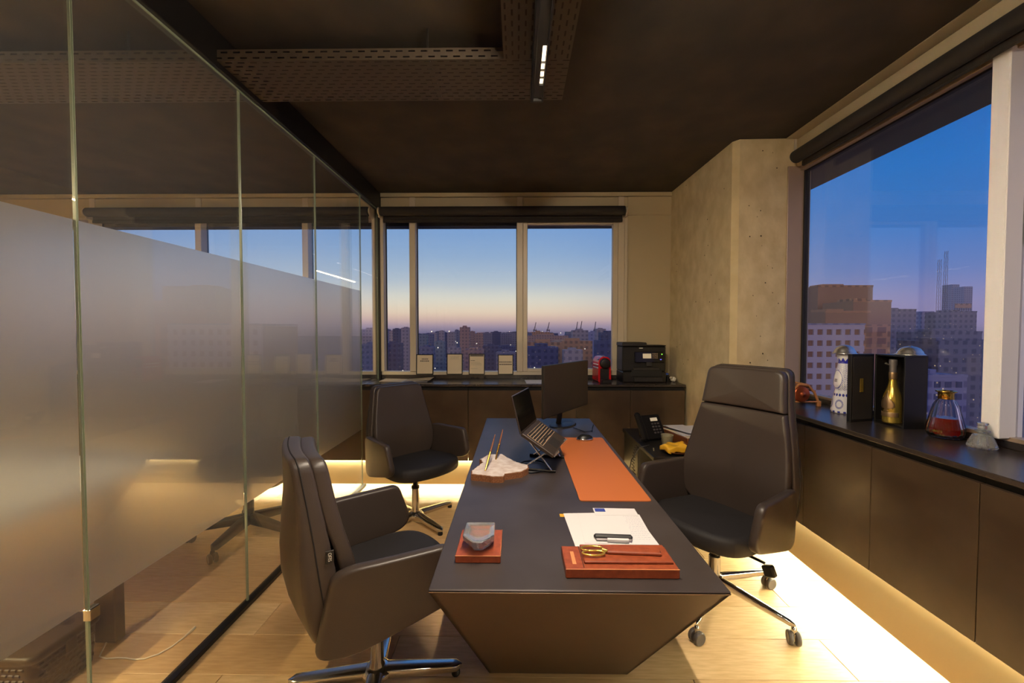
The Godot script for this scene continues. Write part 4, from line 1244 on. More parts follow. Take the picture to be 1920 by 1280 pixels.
	for s in [0.14, 0.86]:
		var back: Vector3 = hl + ex * W * s - o3
		var front: Vector3 = fl + ex * W * s - o3
		back -= ey * 0.012; front -= ey * 0.012
		var foot_b := Vector3(back.x - 0.02, 0.006, back.z); var foot_f := Vector3(front.x + 0.01, 0.006, front.z)
		part(sd, "rail", Mb.new().tube([back, front], 0.005, 8), M.black_metal)
		part(sd, "strut", Mb.new().tube([back.lerp(front, 0.15), foot_f.lerp(foot_b, 0.1)], 0.004, 8), M.silver)
		part(sd, "strut", Mb.new().tube([back.lerp(front, 0.8), foot_b.lerp(foot_f, 0.1)], 0.004, 8), M.silver)
		part(sd, "foot_rail", Mb.new().tube([foot_b, foot_f], 0.006, 8), M.black_metal)
		part(sd, "front_stop", Mb.new().tube([front, front + ey * 0.034 + ez * 0.006], 0.006, 8), M.silver)
	var foot := Mb.new()
	part(sd, "foot_plate", Mb.new().box(Vector3(-0.1, 0.004, 0.07), Vector3(0.08, 0.008, 0.045), 0.003, Basis(Vector3.UP, -0.7)), M.silver)
	# cables on the desk
	var cb := []
	for k in 40:
		var a := k * 0.42
		cb.append(Vector3(0.075 + (0.075 + 0.012 * sin(k * 1.3)) * cos(a), D + 0.005 + 0.0012 * (k / 14), -1.93 + (0.085 + 0.010 * cos(k * 0.9)) * sin(a)))
	solo("laptop_cable", Mb.new().tube(cb, 0.0026, 6), M.black_plastic, "coil of black cable lying under the laptop stand", "cable")
	solo("monitor_cable", Mb.new().tube([Vector3(0.37, D + 0.006, -2.70), Vector3(0.43, D + 0.004, -2.60), Vector3(0.48, D + 0.004, -2.62), Vector3(0.50, D + 0.004, -2.72), Vector3(0.522, D + 0.004, -2.80)], 0.0026, 6), M.black_plastic, "thin black cable trailing from the monitor foot across the desk", "cable")

func flip_if(mb: Mb) -> void:
	# make the faces of a closed mesh point outwards
	var vol := 0.0
	for k in range(0, mb.v.size(), 3):
		vol += mb.v[k].dot(mb.v[k + 2].cross(mb.v[k + 1]))
	if vol < 0.0:
		flip(mb)

# ---------------------------------------------------------------- back counter
func back_counter_items() -> void:
	# framed certificates on the upstand
	var fr := [[-0.915, 0.17, 0.200, "framed certificate with two short title lines, nearest the left mullion", 0], [-0.618, 0.158, 0.206, "framed certificate with pale, hardly legible print, second from the left mullion", 1], [-0.398, 0.158, 0.206, "framed certificate with a dark banner across its top", 2], [-0.112, 0.152, 0.198, "framed certificate with two bold centred lines, nearest the casement", 3]]
	for f in fr:
		var o := thing("picture_frame", f[3], "frame", Vector3(f[0], HC + 0.044, -4.064), 0.0, "framed certificates on the back window ledge")
		o.rotation.x = -0.06
		var w: float = f[1]; var h: float = f[2]
		var b := Mb.new()
		for q in [[-w / 2, 0, -w / 2 + 0.008, h], [w / 2 - 0.008, 0, w / 2, h], [-w / 2 + 0.008, h - 0.008, w / 2 - 0.008, h], [-w / 2 + 0.008, 0, w / 2 - 0.008, 0.008]]:
			b.span(Vector3(q[0], q[1], -0.006), Vector3(q[2], q[3], 0.006), 0.001)
		part(o, "frame", b, M.black_plastic)
		part(o, "sheet", Mb.new().span(Vector3(-w / 2 + 0.007, 0.007, -0.005), Vector3(w / 2 - 0.007, h - 0.007, 0.002), 0), M.cream_paper)
		var ink := Mb.new()
		var lines := []
		match f[4]:
			0: lines = [[-0.03, 0.035, 0.74, 0.011], [-0.045, 0.045, 0.64, 0.011]]
			1: lines = [[-0.045, 0.045, 0.86, 0.002], [-0.04, 0.04, 0.80, 0.002], [-0.045, 0.045, 0.74, 0.002]]
			2: lines = [[-0.067, 0.067, 0.87, 0.026], [-0.06, -0.018, 0.66, 0.006], [-0.06, 0.03, 0.58, 0.002], [-0.06, 0.045, 0.52, 0.002], [-0.06, 0.05, 0.46, 0.002], [-0.06, 0.01, 0.28, 0.002]]
			3: lines = [[-0.062, 0.062, 0.60, 0.011], [-0.062, 0.062, 0.48, 0.011]]
		for l in lines:
			var x: float = l[0]
			while x < l[1]:
				var k: float = (l[1] - l[0]) if l[3] > 0.02 else rng.randf_range(0.006, 0.014)
				ink.span(Vector3(x, l[2] * h, 0.0018), Vector3(minf(x + k, l[1]), l[2] * h + l[3], 0.0026), 0)
				x += k + 0.003
		part(o, "print", ink, M.grey_ink)
	# papers left
	var pf := thing("paper_folder", "beige open folder of papers lying behind the far visitor chair", "folder", Vector3(-1.06, HC, -3.93), 0.04)
	part(pf, "cover", Mb.new().box(Vector3(-0.11, 0.004, 0), Vector3(0.24, 0.004, 0.22), 0.001, Basis(Vector3.BACK, -0.02)), M.cream_paper)
	part(pf, "leaf", Mb.new().box(Vector3(0.12, 0.012, 0.01), Vector3(0.25, 0.003, 0.22), 0.001, Basis(Vector3.BACK, 0.06)), M.beige_panel)
	part(pf, "sheet", Mb.new().box(Vector3(0.10, 0.004, 0.03), Vector3(0.24, 0.003, 0.19), 0.0005), M.paper)
	var p2 := thing("paper_sheet", "pale sheet lying on the worktop in front of the rightmost mullion", "paper", Vector3(0.17, HC, -3.86), 0.05)
	part(p2, "sheet", Mb.new().span(Vector3(-0.09, 0.0002, -0.13), Vector3(0.09, 0.0012, 0.13), 0), M.paper)
	# coffee machine
	var cm := thing("coffee_machine", "small red capsule coffee machine beside the black printer", "coffee machine", Vector3(0.805, HC, -3.86), 0.12)
	part(cm, "body", Mb.new().prism(round_poly([Vector2(-0.062, 0.0), Vector2(0.062, 0.0), Vector2(0.058, 0.20), Vector2(0.034, 0.238), Vector2(-0.034, 0.238), Vector2(-0.058, 0.20)], 0.025), -0.13, 0.05), M.red_plastic)
	part(cm, "brew_head", Mb.new().lathe([[0.0, 0.0], [0.046, 0.0], [0.050, 0.012], [0.046, 0.05], [0.036, 0.056], [0.0, 0.056]], 24, xf(Vector3(0, 0.178, 0.03), Basis(Vector3.RIGHT, PI / 2))), M.black_plastic)
	part(cm, "front_face", Mb.new().span(Vector3(-0.042, 0.02, 0.048), Vector3(0.042, 0.13, 0.054), 0.003), M.black_plastic)
	part(cm, "drip_tray", Mb.new().span(Vector3(-0.045, 0.0, 0.05), Vector3(0.045, 0.032, 0.115), 0.004), M.black_plastic)
	for k in 2:
		part(cm, "white_stripe", Mb.new().box(Vector3(-0.058, 0.165 - 0.03 * k, -0.03), Vector3(0.006, 0.010, 0.15), 0.001), M.white_plastic)
	part(cm, "water_tank", Mb.new().span(Vector3(-0.05, 0.01, -0.17), Vector3(0.05, 0.215, -0.13), 0.01), M.dark_plastic)
	part(cm, "lever", Mb.new().tube([Vector3(-0.055, 0.21, 0.03), Vector3(0, 0.245, 0.0), Vector3(0.055, 0.21, 0.03)], 0.006, 8), M.silver)
	# printer
	var pr := thing("printer", "black multifunction printer with a small lit control panel", "printer", Vector3(1.175, HC, -3.9))
	part(pr, "body", Mb.new().span(Vector3(-0.2, 0.0, -0.14), Vector3(0.2, 0.10, 0.1), 0.008).span(Vector3(-0.2, 0.10, -0.14), Vector3(0.2, 0.335, 0.085), 0.01), M.black_plastic)
	part(pr, "scanner_lid", Mb.new().span(Vector3(-0.205, 0.335, -0.13), Vector3(0.02, 0.37, 0.1), 0.006), M.dark_plastic)
	part(pr, "feeder", Mb.new().span(Vector3(0.02, 0.335, -0.1), Vector3(0.2, 0.345, 0.09), 0.004), M.black_plastic)
	var cp := part(pr, "control_panel", Mb.new().box(Vector3(0.045, 0.235, 0.092), Vector3(0.27, 0.10, 0.012), 0.004, Basis(Vector3.RIGHT, -0.15)), M.screen_black)
	part(cp, "display", Mb.new().box(Vector3(0.022, 0.246, 0.1015), Vector3(0.078, 0.044, 0.003), 0.001, Basis(Vector3.RIGHT, -0.15)), M.lcd)
	var bt := Mb.new()
	for r in 4:
		for k in 3:
			bt.box(Vector3(0.078 + 0.018 * k, 0.228 + 0.013 * r, 0.1005), Vector3(0.012, 0.008, 0.003), 0.001, Basis(Vector3.RIGHT, -0.15))
	part(cp, "keypad", bt, M.key_bed)
	part(cp, "status_light", Mb.new().lathe([[0.0, 0.0], [0.006, 0.0], [0.004, 0.003], [0.0, 0.004]], 12, xf(Vector3(0.160, 0.262, 0.097), Basis(Vector3.RIGHT, PI / 2))), M.green_led)
	part(cp, "status_light", Mb.new().box(Vector3(0.148, 0.214, 0.1035), Vector3(0.014, 0.007, 0.003), 0.001), M.blue_led)
	part(pr, "name_plate", Mb.new().box(Vector3(-0.03, 0.318, 0.088), Vector3(0.034, 0.009, 0.004), 0.001), M.white_plastic)
	part(pr, "output_slot", Mb.new().span(Vector3(-0.12, 0.055, 0.086), Vector3(0.16, 0.12, 0.105), 0.003), M.gasket)
	part(pr, "paper_ramp", Mb.new().box(Vector3(0.02, 0.125, 0.093), Vector3(0.24, 0.024, 0.02), 0.004), M.dark_plastic)
	part(pr, "paper_tray", Mb.new().span(Vector3(-0.10, 0.006, 0.09), Vector3(0.165, 0.05, 0.116), 0.005), M.dark_plastic)
	part(pr, "hanging_tag", Mb.new().box(Vector3(0.04, 0.172, 0.108), Vector3(0.05, 0.036, 0.004), 0.002, Basis(Vector3.RIGHT, -0.2)), M.dark_plastic)
	# chargers
	var ch := thing("charger", "white plug charger lying beside the printer at the column", "charger", Vector3(1.455, HC, -3.84), 0.5)
	part(ch, "body", Mb.new().box(Vector3(0.0, 0.028, 0), Vector3(0.036, 0.04, 0.036), 0.006, Basis(Vector3.BACK, -0.5)), M.white_plastic)
	part(ch, "plug", Mb.new().box(Vector3(-0.028, 0.042, 0), Vector3(0.024, 0.022, 0.022), 0.004, Basis(Vector3.BACK, -0.5)), M.cream_frame)
	var a2 := thing("power_adapter", "black power adapter between the printer and the white charger", "adapter", Vector3(1.415, HC, -3.88), 0.3)
	part(a2, "body", Mb.new().span(Vector3(-0.02, 0.0, -0.03), Vector3(0.025, 0.055, 0.03), 0.005), M.black_plastic)
	part(a2, "lead", Mb.new().tube([Vector3(0.02, 0.01, 0.02), Vector3(0.05, 0.005, 0.06), Vector3(0.0, 0.004, 0.075)], 0.003, 6), M.black_plastic)

# ---------------------------------------------------------------- right counter
func right_counter_items() -> void:
	# wooden cradle with a rolled bottle
	var cr := thing("bottle_cradle", "wooden cradle holding a copper capped bottle, half hidden by the executive chair", "bottle rack", Vector3(1.83, HC, -2.70))
	for z in [-0.07, 0.07]:
		part(cr, "hoop", Mb.new().tube([Vector3(-0.10, 0.01, z), Vector3(-0.085, 0.09, z), Vector3(-0.04, 0.14, z), Vector3(0.02, 0.135, z), Vector3(0.06, 0.09, z), Vector3(0.085, 0.03, z), Vector3(0.095, 0.0, z)], 0.008, 8), M.oak_stand)
		part(cr, "foot", Mb.new().span(Vector3(0.075, 0.0, z - 0.011), Vector3(0.1, 0.036, z + 0.011), 0.004), M.oak_stand)
		part(cr, "rail", Mb.new().span(Vector3(-0.11, 0.026, z - 0.007), Vector3(0.09, 0.034, z + 0.007), 0.002), M.oak_stand)
	for k in 3:
		part(cr, "brace", Mb.new().tube([Vector3(0.02 + 0.022 * k, 0.138 - 0.02 * k, -0.07), Vector3(0.02 + 0.022 * k, 0.138 - 0.02 * k, 0.07)], 0.006, 8), M.oak_stand)
	var rb := thing("bottle", "brown bottle with a copper end lying in the wooden cradle", "bottle", Vector3(1.815, HC + 0.08, -2.70))
	part(rb, "body", Mb.new().lathe([[0.0, -0.10], [0.045, -0.098], [0.048, -0.08], [0.048, 0.07], [0.0, 0.07]], 28, xf(Vector3(-0.01, 0.0, 0), Basis(Vector3.RIGHT, PI / 2))), M.dark_wood)
	part(rb, "copper_end", Mb.new().lathe([[0.0486, 0.05], [0.05, 0.054], [0.05, 0.08], [0.044, 0.088], [0.02, 0.086], [0.014, 0.096], [0.0, 0.098]], 28, xf(Vector3(-0.01, 0.0, 0), Basis(Vector3.RIGHT, PI / 2))), M.copper)
	# ceramic bottle
	ceramic_bottle(Vector3(1.925, HC, -2.44))
	# black presentation box
	var bx := thing("presentation_box", "open black presentation box with its door swung aside", "box", Vector3(1.952, HC, -2.115))
	var H := 0.352
	var w := 0.085   # half depth along z
	var shell := Mb.new()
	shell.span(Vector3(0.046, 0.0, -w), Vector3(0.056, H, w), 0.001)
	part(bx, "rear_wall", shell, M.black_plastic)
	part(bx, "side_wall", Mb.new().span(Vector3(-0.056, 0.0, w - 0.008), Vector3(0.046, H, w), 0.001), M.black_plastic)
	part(bx, "side_wall", Mb.new().span(Vector3(-0.056, 0.0, -w), Vector3(0.046, H, -w + 0.008), 0.001), M.black_plastic)
	part(bx, "lid", Mb.new().span(Vector3(-0.056, H, -w), Vector3(0.056, H + 0.008, w), 0.001), M.black_plastic)
	part(bx, "bottom", Mb.new().span(Vector3(-0.056, 0.0, -w + 0.008), Vector3(0.046, 0.014, w - 0.008), 0.001), M.black_plastic)
	part(bx, "lining", Mb.new().span(Vector3(0.036, 0.014, -w + 0.008), Vector3(0.046, H, w - 0.008), 0.0), M.blind_cloth)
	var dr := part(bx, "door", Mb.new().box(Vector3(-0.056 - 0.068, H / 2 + 0.004, -w - 0.006), Vector3(0.15, H + 0.008, 0.022), 0.002, Basis(Vector3.UP, 0.22)), M.black_plastic)
	part(dr, "door_lining", Mb.new().box(Vector3(-0.122, H / 2 + 0.004, -w + 0.0055), Vector3(0.128, H - 0.02, 0.002), 0.0005, Basis(Vector3.UP, 0.22)), M.blind_cloth)
	part(dr, "gold_label", Mb.new().box(Vector3(-0.132, 0.195, -w + 0.011), Vector3(0.022, 0.072, 0.002), 0.0005, Basis(Vector3.UP, 0.22)), M.bright_gold)
	# gold bottle in the box, with a spade shaped pewter plate
	var gb := thing("gold_bottle", "gold metallic bottle with a pewter spade plate standing in the black box", "bottle", Vector3(1.918, HC + 0.014, -2.118))
	part(gb, "body", Mb.new().lathe([[0.0, 0.0], [0.036, 0.0], [0.039, 0.006], [0.039, 0.11], [0.036, 0.135], [0.026, 0.165], [0.018, 0.195], [0.0148, 0.225], [0.0148, 0.25], [0.0, 0.25]], 40), M.bright_gold)
	part(gb, "neck_label", Mb.new().lathe([[0.0155, 0.222], [0.017, 0.226], [0.0175, 0.25], [0.0160, 0.258]], 28), M.pewter)
	part(gb, "foil", Mb.new().lathe([[0.0155, 0.255], [0.016, 0.258], [0.015, 0.29], [0.0175, 0.292], [0.018, 0.318], [0.016, 0.323], [0.0, 0.324]], 28), M.grey_foil)
	part(gb, "foil_tab", Mb.new().tube([Vector3(-0.016, 0.296, 0), Vector3(-0.032, 0.298, 0.004), Vector3(-0.044, 0.304, 0.006)], [0.003, 0.003, 0.005], 8), M.silver)
	# spade outline wrapped on the front of the bottle, row by row
	var fd := Vector3(-0.98, 0, 0.2).normalized()
	var rt := Vector3.UP.cross(fd)
	var wrap := func(u: float, y: float, rr: float) -> Vector3:
		var a := u / 0.0405
		return (fd * cos(a) + rt * sin(a)) * rr + Vector3.UP * y
	var hw := [[0.060, 0.013], [0.066, 0.009], [0.074, 0.005], [0.0745, 0.026], [0.080, 0.034], [0.090, 0.038], [0.100, 0.036], [0.112, 0.028], [0.124, 0.018], [0.138, 0.009], [0.152, 0.004], [0.166, 0.0008]]
	var body_r := [[0.0, 0.039], [0.11, 0.039], [0.135, 0.036], [0.165, 0.026]]
	var spr := []
	for q in hw:
		var row := PackedVector3Array()
		var rr := 0.039
		for e in body_r.size() - 1:
			if q[0] > body_r[e][0]: rr = lerpf(body_r[e][1], body_r[e + 1][1], clampf((q[0] - body_r[e][0]) / (body_r[e + 1][0] - body_r[e][0]), 0, 1))
		row.append(wrap.call(-q[1], q[0], rr - 0.001))
		for e in 11:
			row.append(wrap.call(q[1] * (e / 5.0 - 1.0) * 0.97, q[0], rr + 0.0026))
		row.append(wrap.call(q[1], q[0], rr - 0.001))
		spr.append(row)
	part(gb, "spade_plate", Mb.new().grid(spr, false), M.pewter)
	var bandm := []
	for yy in [0.032, 0.034, 0.054, 0.056]:
		var row := PackedVector3Array()
		for k in 25:
			row.append(wrap.call((k - 12) * 0.0042, yy, 0.0415 if yy > 0.033 and yy < 0.055 else 0.039))
		bandm.append(row)
	part(gb, "band_plate", Mb.new().grid(bandm, false), M.pewter)
	# silver dome on the box
	solo("silver_dome", Mb.new().lathe([[0.0, 0.0], [0.056, 0.0], [0.060, 0.004], [0.052, 0.008], [0.049, 0.018], [0.038, 0.034], [0.022, 0.042], [0.008, 0.045], [0.007, 0.049], [0.0, 0.05]], 36), M.silver, "polished silver dome lying on top of the black presentation box", "bottle cap", Vector3(1.975, HC + H + 0.008, -2.09))
	# decanter
	var dc := thing("decanter", "fluted glass decanter with a gold collar, half full of red liquor", "decanter", Vector3(1.935, HC, -1.872))
	var fl := func(prof: Array, seg: int, depth: float) -> Mb:
		var rows := []
		for p in prof:
			var row := PackedVector3Array()
			for k in seg:
				var a := TAU * k / seg
				var f: float = 1.0 - depth * (0.5 - 0.5 * cos(a * 18.0)) * p[2]
				row.append(Vector3(cos(a) * p[0] * f, p[1], -sin(a) * p[0] * f))
			rows.append(row)
		return Mb.new().grid(rows)
	part(dc, "glass", fl.call([[0.0, 0.0, 0], [0.047, 0.0, 0], [0.056, 0.006, 0.3], [0.066, 0.03, 0.8], [0.065, 0.05, 1], [0.054, 0.10, 1], [0.043, 0.15, 1], [0.034, 0.168, 0.5], [0.026, 0.176, 0], [0.025, 0.20, 0], [0.021, 0.20, 0], [0.0215, 0.176, 0], [0.029, 0.165, 0], [0.037, 0.148, 0], [0.048, 0.10, 0], [0.0585, 0.05, 0], [0.0590, 0.03, 0], [0.050, 0.012, 0], [0.0, 0.010, 0]], 108, 0.05), M.clear_glass)
	part(dc, "liquor", Mb.new().lathe([[0.0, 0.0105], [0.0495, 0.0125], [0.0585, 0.03], [0.0580, 0.05], [0.0490, 0.0925], [0.0490, 0.0925], [0.0, 0.0925]], 64), M.amber_liquor)
	part(dc, "gold_collar", Mb.new().lathe([[0.0255, 0.176], [0.028, 0.178], [0.0265, 0.186], [0.0275, 0.205], [0.035, 0.208], [0.036, 0.212], [0.033, 0.214], [0.022, 0.213], [0.0215, 0.19]], 40), M.gold)
	# gold lettering round the front
	var word := "CAMUS"
	for k in word.length():
		var a := -0.30 + 0.15 * (k - 2.0)
		letter(dc, word[k], 0.010, Vector3(0, 0.036, 0), 0.0672, -0.98 + a, M.bright_gold)
	for k in 2:
		letter(dc, "XO"[k], 0.007, Vector3(0, 0.022, 0), 0.0645, -1.02 + 0.14 * k, M.bright_gold)
	# crystal stopper beside it
	var stp := Mb.new()
	var rows := []
	for p in [[0.0, 0.0, 0.0], [0.040, 0.0, 1.0], [0.047, 0.006, 1.0], [0.044, 0.018, 1.0], [0.030, 0.052, 1.0], [0.014, 0.056, 0.0], [0.013, 0.062, 0.0], [0.024, 0.068, 0.0], [0.023, 0.074, 0.0], [0.014, 0.078, 0.0], [0.013, 0.092, 0.0], [0.018, 0.10, 0.0], [0.017, 0.104, 0.0], [0.0, 0.105, 0.0]]:
		var row := PackedVector3Array()
		for k in 48:
			var a := TAU * k / 48
			var f: float = 1.0 - 0.14 * p[2] * (0.5 - 0.5 * cos(a * 12.0))
			row.append(Vector3(cos(a) * p[0] * f, p[1], -sin(a) * p[0] * f))
		rows.append(row)
	stp.grid(rows, true, false)
	solo("crystal_stopper", stp, M.cut_crystal, "clear fluted crystal stopper standing beside the red decanter", "stopper", Vector3(1.922, HC + 0.0005, -1.712))

func letter(parent: Node3D, s: String, size: float, c: Vector3, r: float, a: float, m: Material) -> void:
	var tm := TextMesh.new()
	tm.text = s
	var f := SystemFont.new()
	f.font_names = PackedStringArray(["Droid Sans"])
	tm.font = f
	tm.font_size = 32
	tm.pixel_size = size / 24.0
	tm.depth = 0.0008
	var o := MeshInstance3D.new()
	o.mesh = tm
	o.name = "lettering" if not parent.has_node("lettering") else "lettering_%03d" % parent.get_child_count()
	o.material_override = m
	var d := Vector3(sin(a), 0, cos(a))
	o.transform = Transform3D(Basis(Vector3.UP.cross(d), Vector3.UP, d), c + d * r)
	parent.add_child(o, true)

func ceramic_bottle(at: Vector3) -> void:
	# painted blue and white: print on a lathed body
	var W := 512; var Hh := 512
	var im := Image.create(W, Hh, false, Image.FORMAT_RGB8)
	var white := col(236, 232, 232)
	var blue := col(48, 54, 150)
	im.fill(white)
	for y in Hh:
		var v := 1.0 - float(y) / Hh     # 0 bottom, 1 top of the ceramic
		for x in W:
			var u := float(x) / W
			var c := white
			# foot: dabs and wreaths
			if v > 0.025 and v < 0.055 and fmod(u * 14.0, 1.0) < 0.45: c = blue
			if v < 0.40:
				var du := fmod(u * 6.0, 1.0) - 0.5
				var e := sqrt(pow(du / 0.34, 2) + pow((v - 0.17) / 0.075, 2))
				if absf(e - 0.85) < 0.2 and fmod(atan2(v - 0.17, du * 0.3) * 4.0 + 20.0, 1.0) < 0.6: c = blue
				if v > 0.30 and v < 0.345 and absf(sin(u * TAU * 9.0)) > 0.35 + 0.5 * absf(v - 0.322) / 0.022: c = blue
			elif v < 0.84:
				var du2 := fmod(u * 3.0, 1.0) - 0.5
				var e2 := sqrt(pow(du2 / 0.34, 2) + pow((v - 0.58) / 0.15, 2))
				if absf(e2 - 1.0) < 0.035: c = blue
				elif e2 > 1.02 and fmod(u * 30.0 + sin(v * 90.0) * 0.6 + 4.0, 1.0) < 0.42 and fmod(v * 34.0 + sin(u * 60.0) * 0.3, 1.0) < 0.6: c = blue.lerp(white, 0.25)
				elif absf(du2) < 0.10 and (absf(v - 0.575) < 0.012 or absf(v - 0.548) < 0.012) and fmod(u * 90.0, 1.0) < 0.7: c = col(70, 64, 66)
			else:
				# crown of points round the neck
				var zig := absf(fmod(u * 9.0, 1.0) - 0.5) * 2.0
				if v > 0.845 and v < 0.885 + 0.055 * (1.0 - zig): c = col(38, 40, 160)
			im.set_pixel(x, y, c)
	var m := mat("painted_ceramic", Color(1, 1, 1), 0.14)
	m.albedo_texture = ImageTexture.create_from_image(im)
	m.clearcoat_enabled = true
	m.clearcoat = 0.5
	var o := thing("ceramic_bottle", "blue and white painted ceramic bottle with a silver bell cap", "bottle", at)
	# rows are spread evenly by index, so the profile is resampled by height
	var pr := [[0.060, 0.0], [0.062, 0.008], [0.056, 0.06], [0.046, 0.115], [0.040, 0.135], [0.044, 0.148], [0.050, 0.165], [0.048, 0.195], [0.040, 0.24], [0.031, 0.285], [0.028, 0.30], [0.034, 0.325], [0.036, 0.345]]
	var rows := [[0.0, 0.0]]
	var N := 60
	for k in N + 1:
		var y := 0.345 * k / N
		for i in pr.size() - 1:
			if y <= pr[i + 1][1] + 1e-6:
				var t: float = (y - pr[i][1]) / (pr[i + 1][1] - pr[i][1])
				t = t * t * (3 - 2 * t) * 0.4 + t * 0.6
				rows.append([lerpf(pr[i][0], pr[i + 1][0], t), y])
				break
	part(o, "body", Mb.new().lathe(rows, 56), m)
	part(o, "bell_cap", Mb.new().lathe([[0.030, 0.345], [0.058, 0.346], [0.061, 0.350], [0.055, 0.354], [0.050, 0.366], [0.040, 0.384], [0.024, 0.395], [0.008, 0.399], [0.0, 0.40]], 40), M.silver)

# ---------------------------------------------------------------- the corner behind the executive chair
func corner_items() -> void:
	var ty := 0.58
	var tb := thing("side_table", "low black side table in the corner by the column", "table", Vector3(1.12, 0, -3.0))
	part(tb, "top", Mb.new().span(Vector3(-0.24, ty - 0.03, -0.42), Vector3(0.26, ty, 0.36), 0.003), M.black_plastic)
	part(tb, "side_panel", Mb.new().span(Vector3(-0.23, 0.0, -0.40), Vector3(-0.21, ty - 0.03, -0.02), 0.002), M.black_plastic)
	part(tb, "rear_panel", Mb.new().span(Vector3(-0.21, 0.0, -0.40), Vector3(0.25, ty - 0.03, -0.38), 0.002), M.black_plastic)
	part(tb, "side_panel", Mb.new().span(Vector3(0.23, 0.0, -0.38), Vector3(0.25, ty - 0.03, 0.34), 0.002), M.black_plastic)
	# telephone
	var ph := thing("telephone", "black desk telephone with a small display, standing steeply on the side table", "telephone", Vector3(1.03, ty, -3.08), 0.35)
	var tilt := Basis(Vector3.RIGHT, -0.75)
	part(ph, "body", Mb.new().box(Vector3(0, 0.085, -0.02), Vector3(0.17, 0.19, 0.03), 0.008, Basis(Vector3.RIGHT, -0.55)), M.phone_plastic)
	part(ph, "foot", Mb.new().box(Vector3(0, 0.04, -0.08), Vector3(0.13, 0.08, 0.04), 0.006), M.black_plastic)
	part(ph, "handset", Mb.new().box(Vector3(-0.115, 0.10, -0.005), Vector3(0.046, 0.22, 0.04), 0.014, Basis(Vector3.RIGHT, -0.55)), M.phone_plastic)
	var pb := Basis(Vector3.RIGHT, -0.55)
	var face := func(u: float, q: float) -> Vector3: return Vector3(0, 0.085, -0.02) + pb * Vector3(u, q, 0.0165)
	part(ph, "display", Mb.new().box(face.call(0.02, 0.055), Vector3(0.062, 0.026, 0.004), 0.001, pb), M.lcd)
	var kb := Mb.new()
	for r in 4:
		for k in 3:
			kb.box(face.call(-0.005 + 0.026 * k, 0.022 - 0.023 * r), Vector3(0.017, 0.012, 0.004), 0.001, pb)
	part(ph, "keypad", kb, M.caster)
	var cord := []
	for k in 60:
		var t := k / 59.0
		cord.append(Vector3(-0.13 - 0.10 * sin(PI * t) * 0.6 - 0.02 * t, 0.02 - 0.42 * t + 0.05 * sin(PI * t), 0.02 + 0.02 * cos(k * 2.0)))
	part(ph, "cord", Mb.new().tube(cord, 0.003, 6), M.black_plastic)
	# cables hanging
	for c in [["grey cable hanging in a narrow loop under the telephone", [Vector3(0.925, 0.60, -2.78), Vector3(0.935, 0.45, -2.77), Vector3(0.945, 0.36, -2.77), Vector3(0.95, 0.30, -2.77), Vector3(0.957, 0.38, -2.77), Vector3(0.965, 0.52, -2.775), Vector3(0.99, 0.585, -2.80)]], ["thin dark cable arching from the side table down behind the desk", [Vector3(0.92, 0.60, -2.85), Vector3(0.85, 0.585, -2.84), Vector3(0.79, 0.50, -2.83), Vector3(0.765, 0.38, -2.82), Vector3(0.76, 0.2, -2.82), Vector3(0.76, 0.004, -2.8)]]]:
		solo("hanging_cable", Mb.new().tube(c[1], 0.0035, 6), M.cup if c[0].begins_with("grey") else M.dark_plastic, c[0], "cable")
	# cup
	var cu := thing("paper_cup", "plain beige cup in front of the telephone", "cup", Vector3(1.06, ty, -2.90))
	part(cu, "wall", Mb.new().lathe([[0.0, 0.0], [0.032, 0.0], [0.042, 0.078], [0.043, 0.08], [0.040, 0.079], [0.031, 0.004], [0.0, 0.004]], 28), M.cup)
	# wooden dish with a yellow bag
	solo("wooden_dish", Mb.new().lathe([[0.0, 0.0], [0.06, 0.0], [0.092, 0.018], [0.096, 0.024], [0.09, 0.022], [0.06, 0.008], [0.0, 0.006]], 36), M.brown_wood, "shallow brown wooden dish under the yellow snack bag", "dish", Vector3(1.06, ty, -2.74))
	var yb := thing("snack_bag", "crumpled yellow snack bag lying in the wooden dish", "bag", Vector3(1.06, ty + 0.026, -2.74), 0.2)
	var bo := round_poly([Vector2(-0.10, -0.045), Vector2(0.085, -0.055), Vector2(0.095, 0.05), Vector2(-0.09, 0.06)], 0.02)
	part(yb, "wrapper", cushion(bo, 0.034, 0.010, 0.016, func(x: float, z: float, wv: float) -> Vector3: return Vector3(x, 0.006 + wv + 0.012 * sin(x * 60.0) * sin(z * 50.0 + 1.0) + 0.15 * x * x, z)), M.yellow_bag)
	part(yb, "brown_label", Mb.new().box(Vector3(0.045, 0.034, 0.012), Vector3(0.05, 0.008, 0.03), 0.003, Basis(Vector3.UP, 0.3)), M.brown_wood)
	# letter tray with papers
	var lt := thing("letter_tray", "brown wooden letter tray full of papers beside the column", "tray", Vector3(1.25, ty, -3.02), 0.22)
	part(lt, "bottom", Mb.new().span(Vector3(-0.12, 0, -0.17), Vector3(0.12, 0.008, 0.17), 0.001), M.brown_wood)
	for q in [[-0.12, -0.17, -0.11, 0.17], [0.11, -0.17, 0.12, 0.17], [-0.11, -0.17, 0.11, -0.16], [-0.11, 0.16, 0.11, 0.17]]:
		part(lt, "wall", Mb.new().span(Vector3(q[0], 0.008, q[1]), Vector3(q[2], 0.07, q[3]), 0.002), M.brown_wood)
	var ps := thing("paper_stack", "stack of white papers heaped in the wooden letter tray", "papers", Vector3(1.25, ty + 0.008, -3.02), 0.22)
	part(ps, "stack", Mb.new().span(Vector3(-0.1, 0, -0.15), Vector3(0.1, 0.062, 0.15), 0.001), M.cream_paper)
	part(ps, "loose_sheet", Mb.new().box(Vector3(0.01, 0.072, 0.0), Vector3(0.2, 0.001, 0.28), 0, Basis(Vector3.UP, -0.2) * Basis(Vector3.BACK, 0.05)), M.paper)
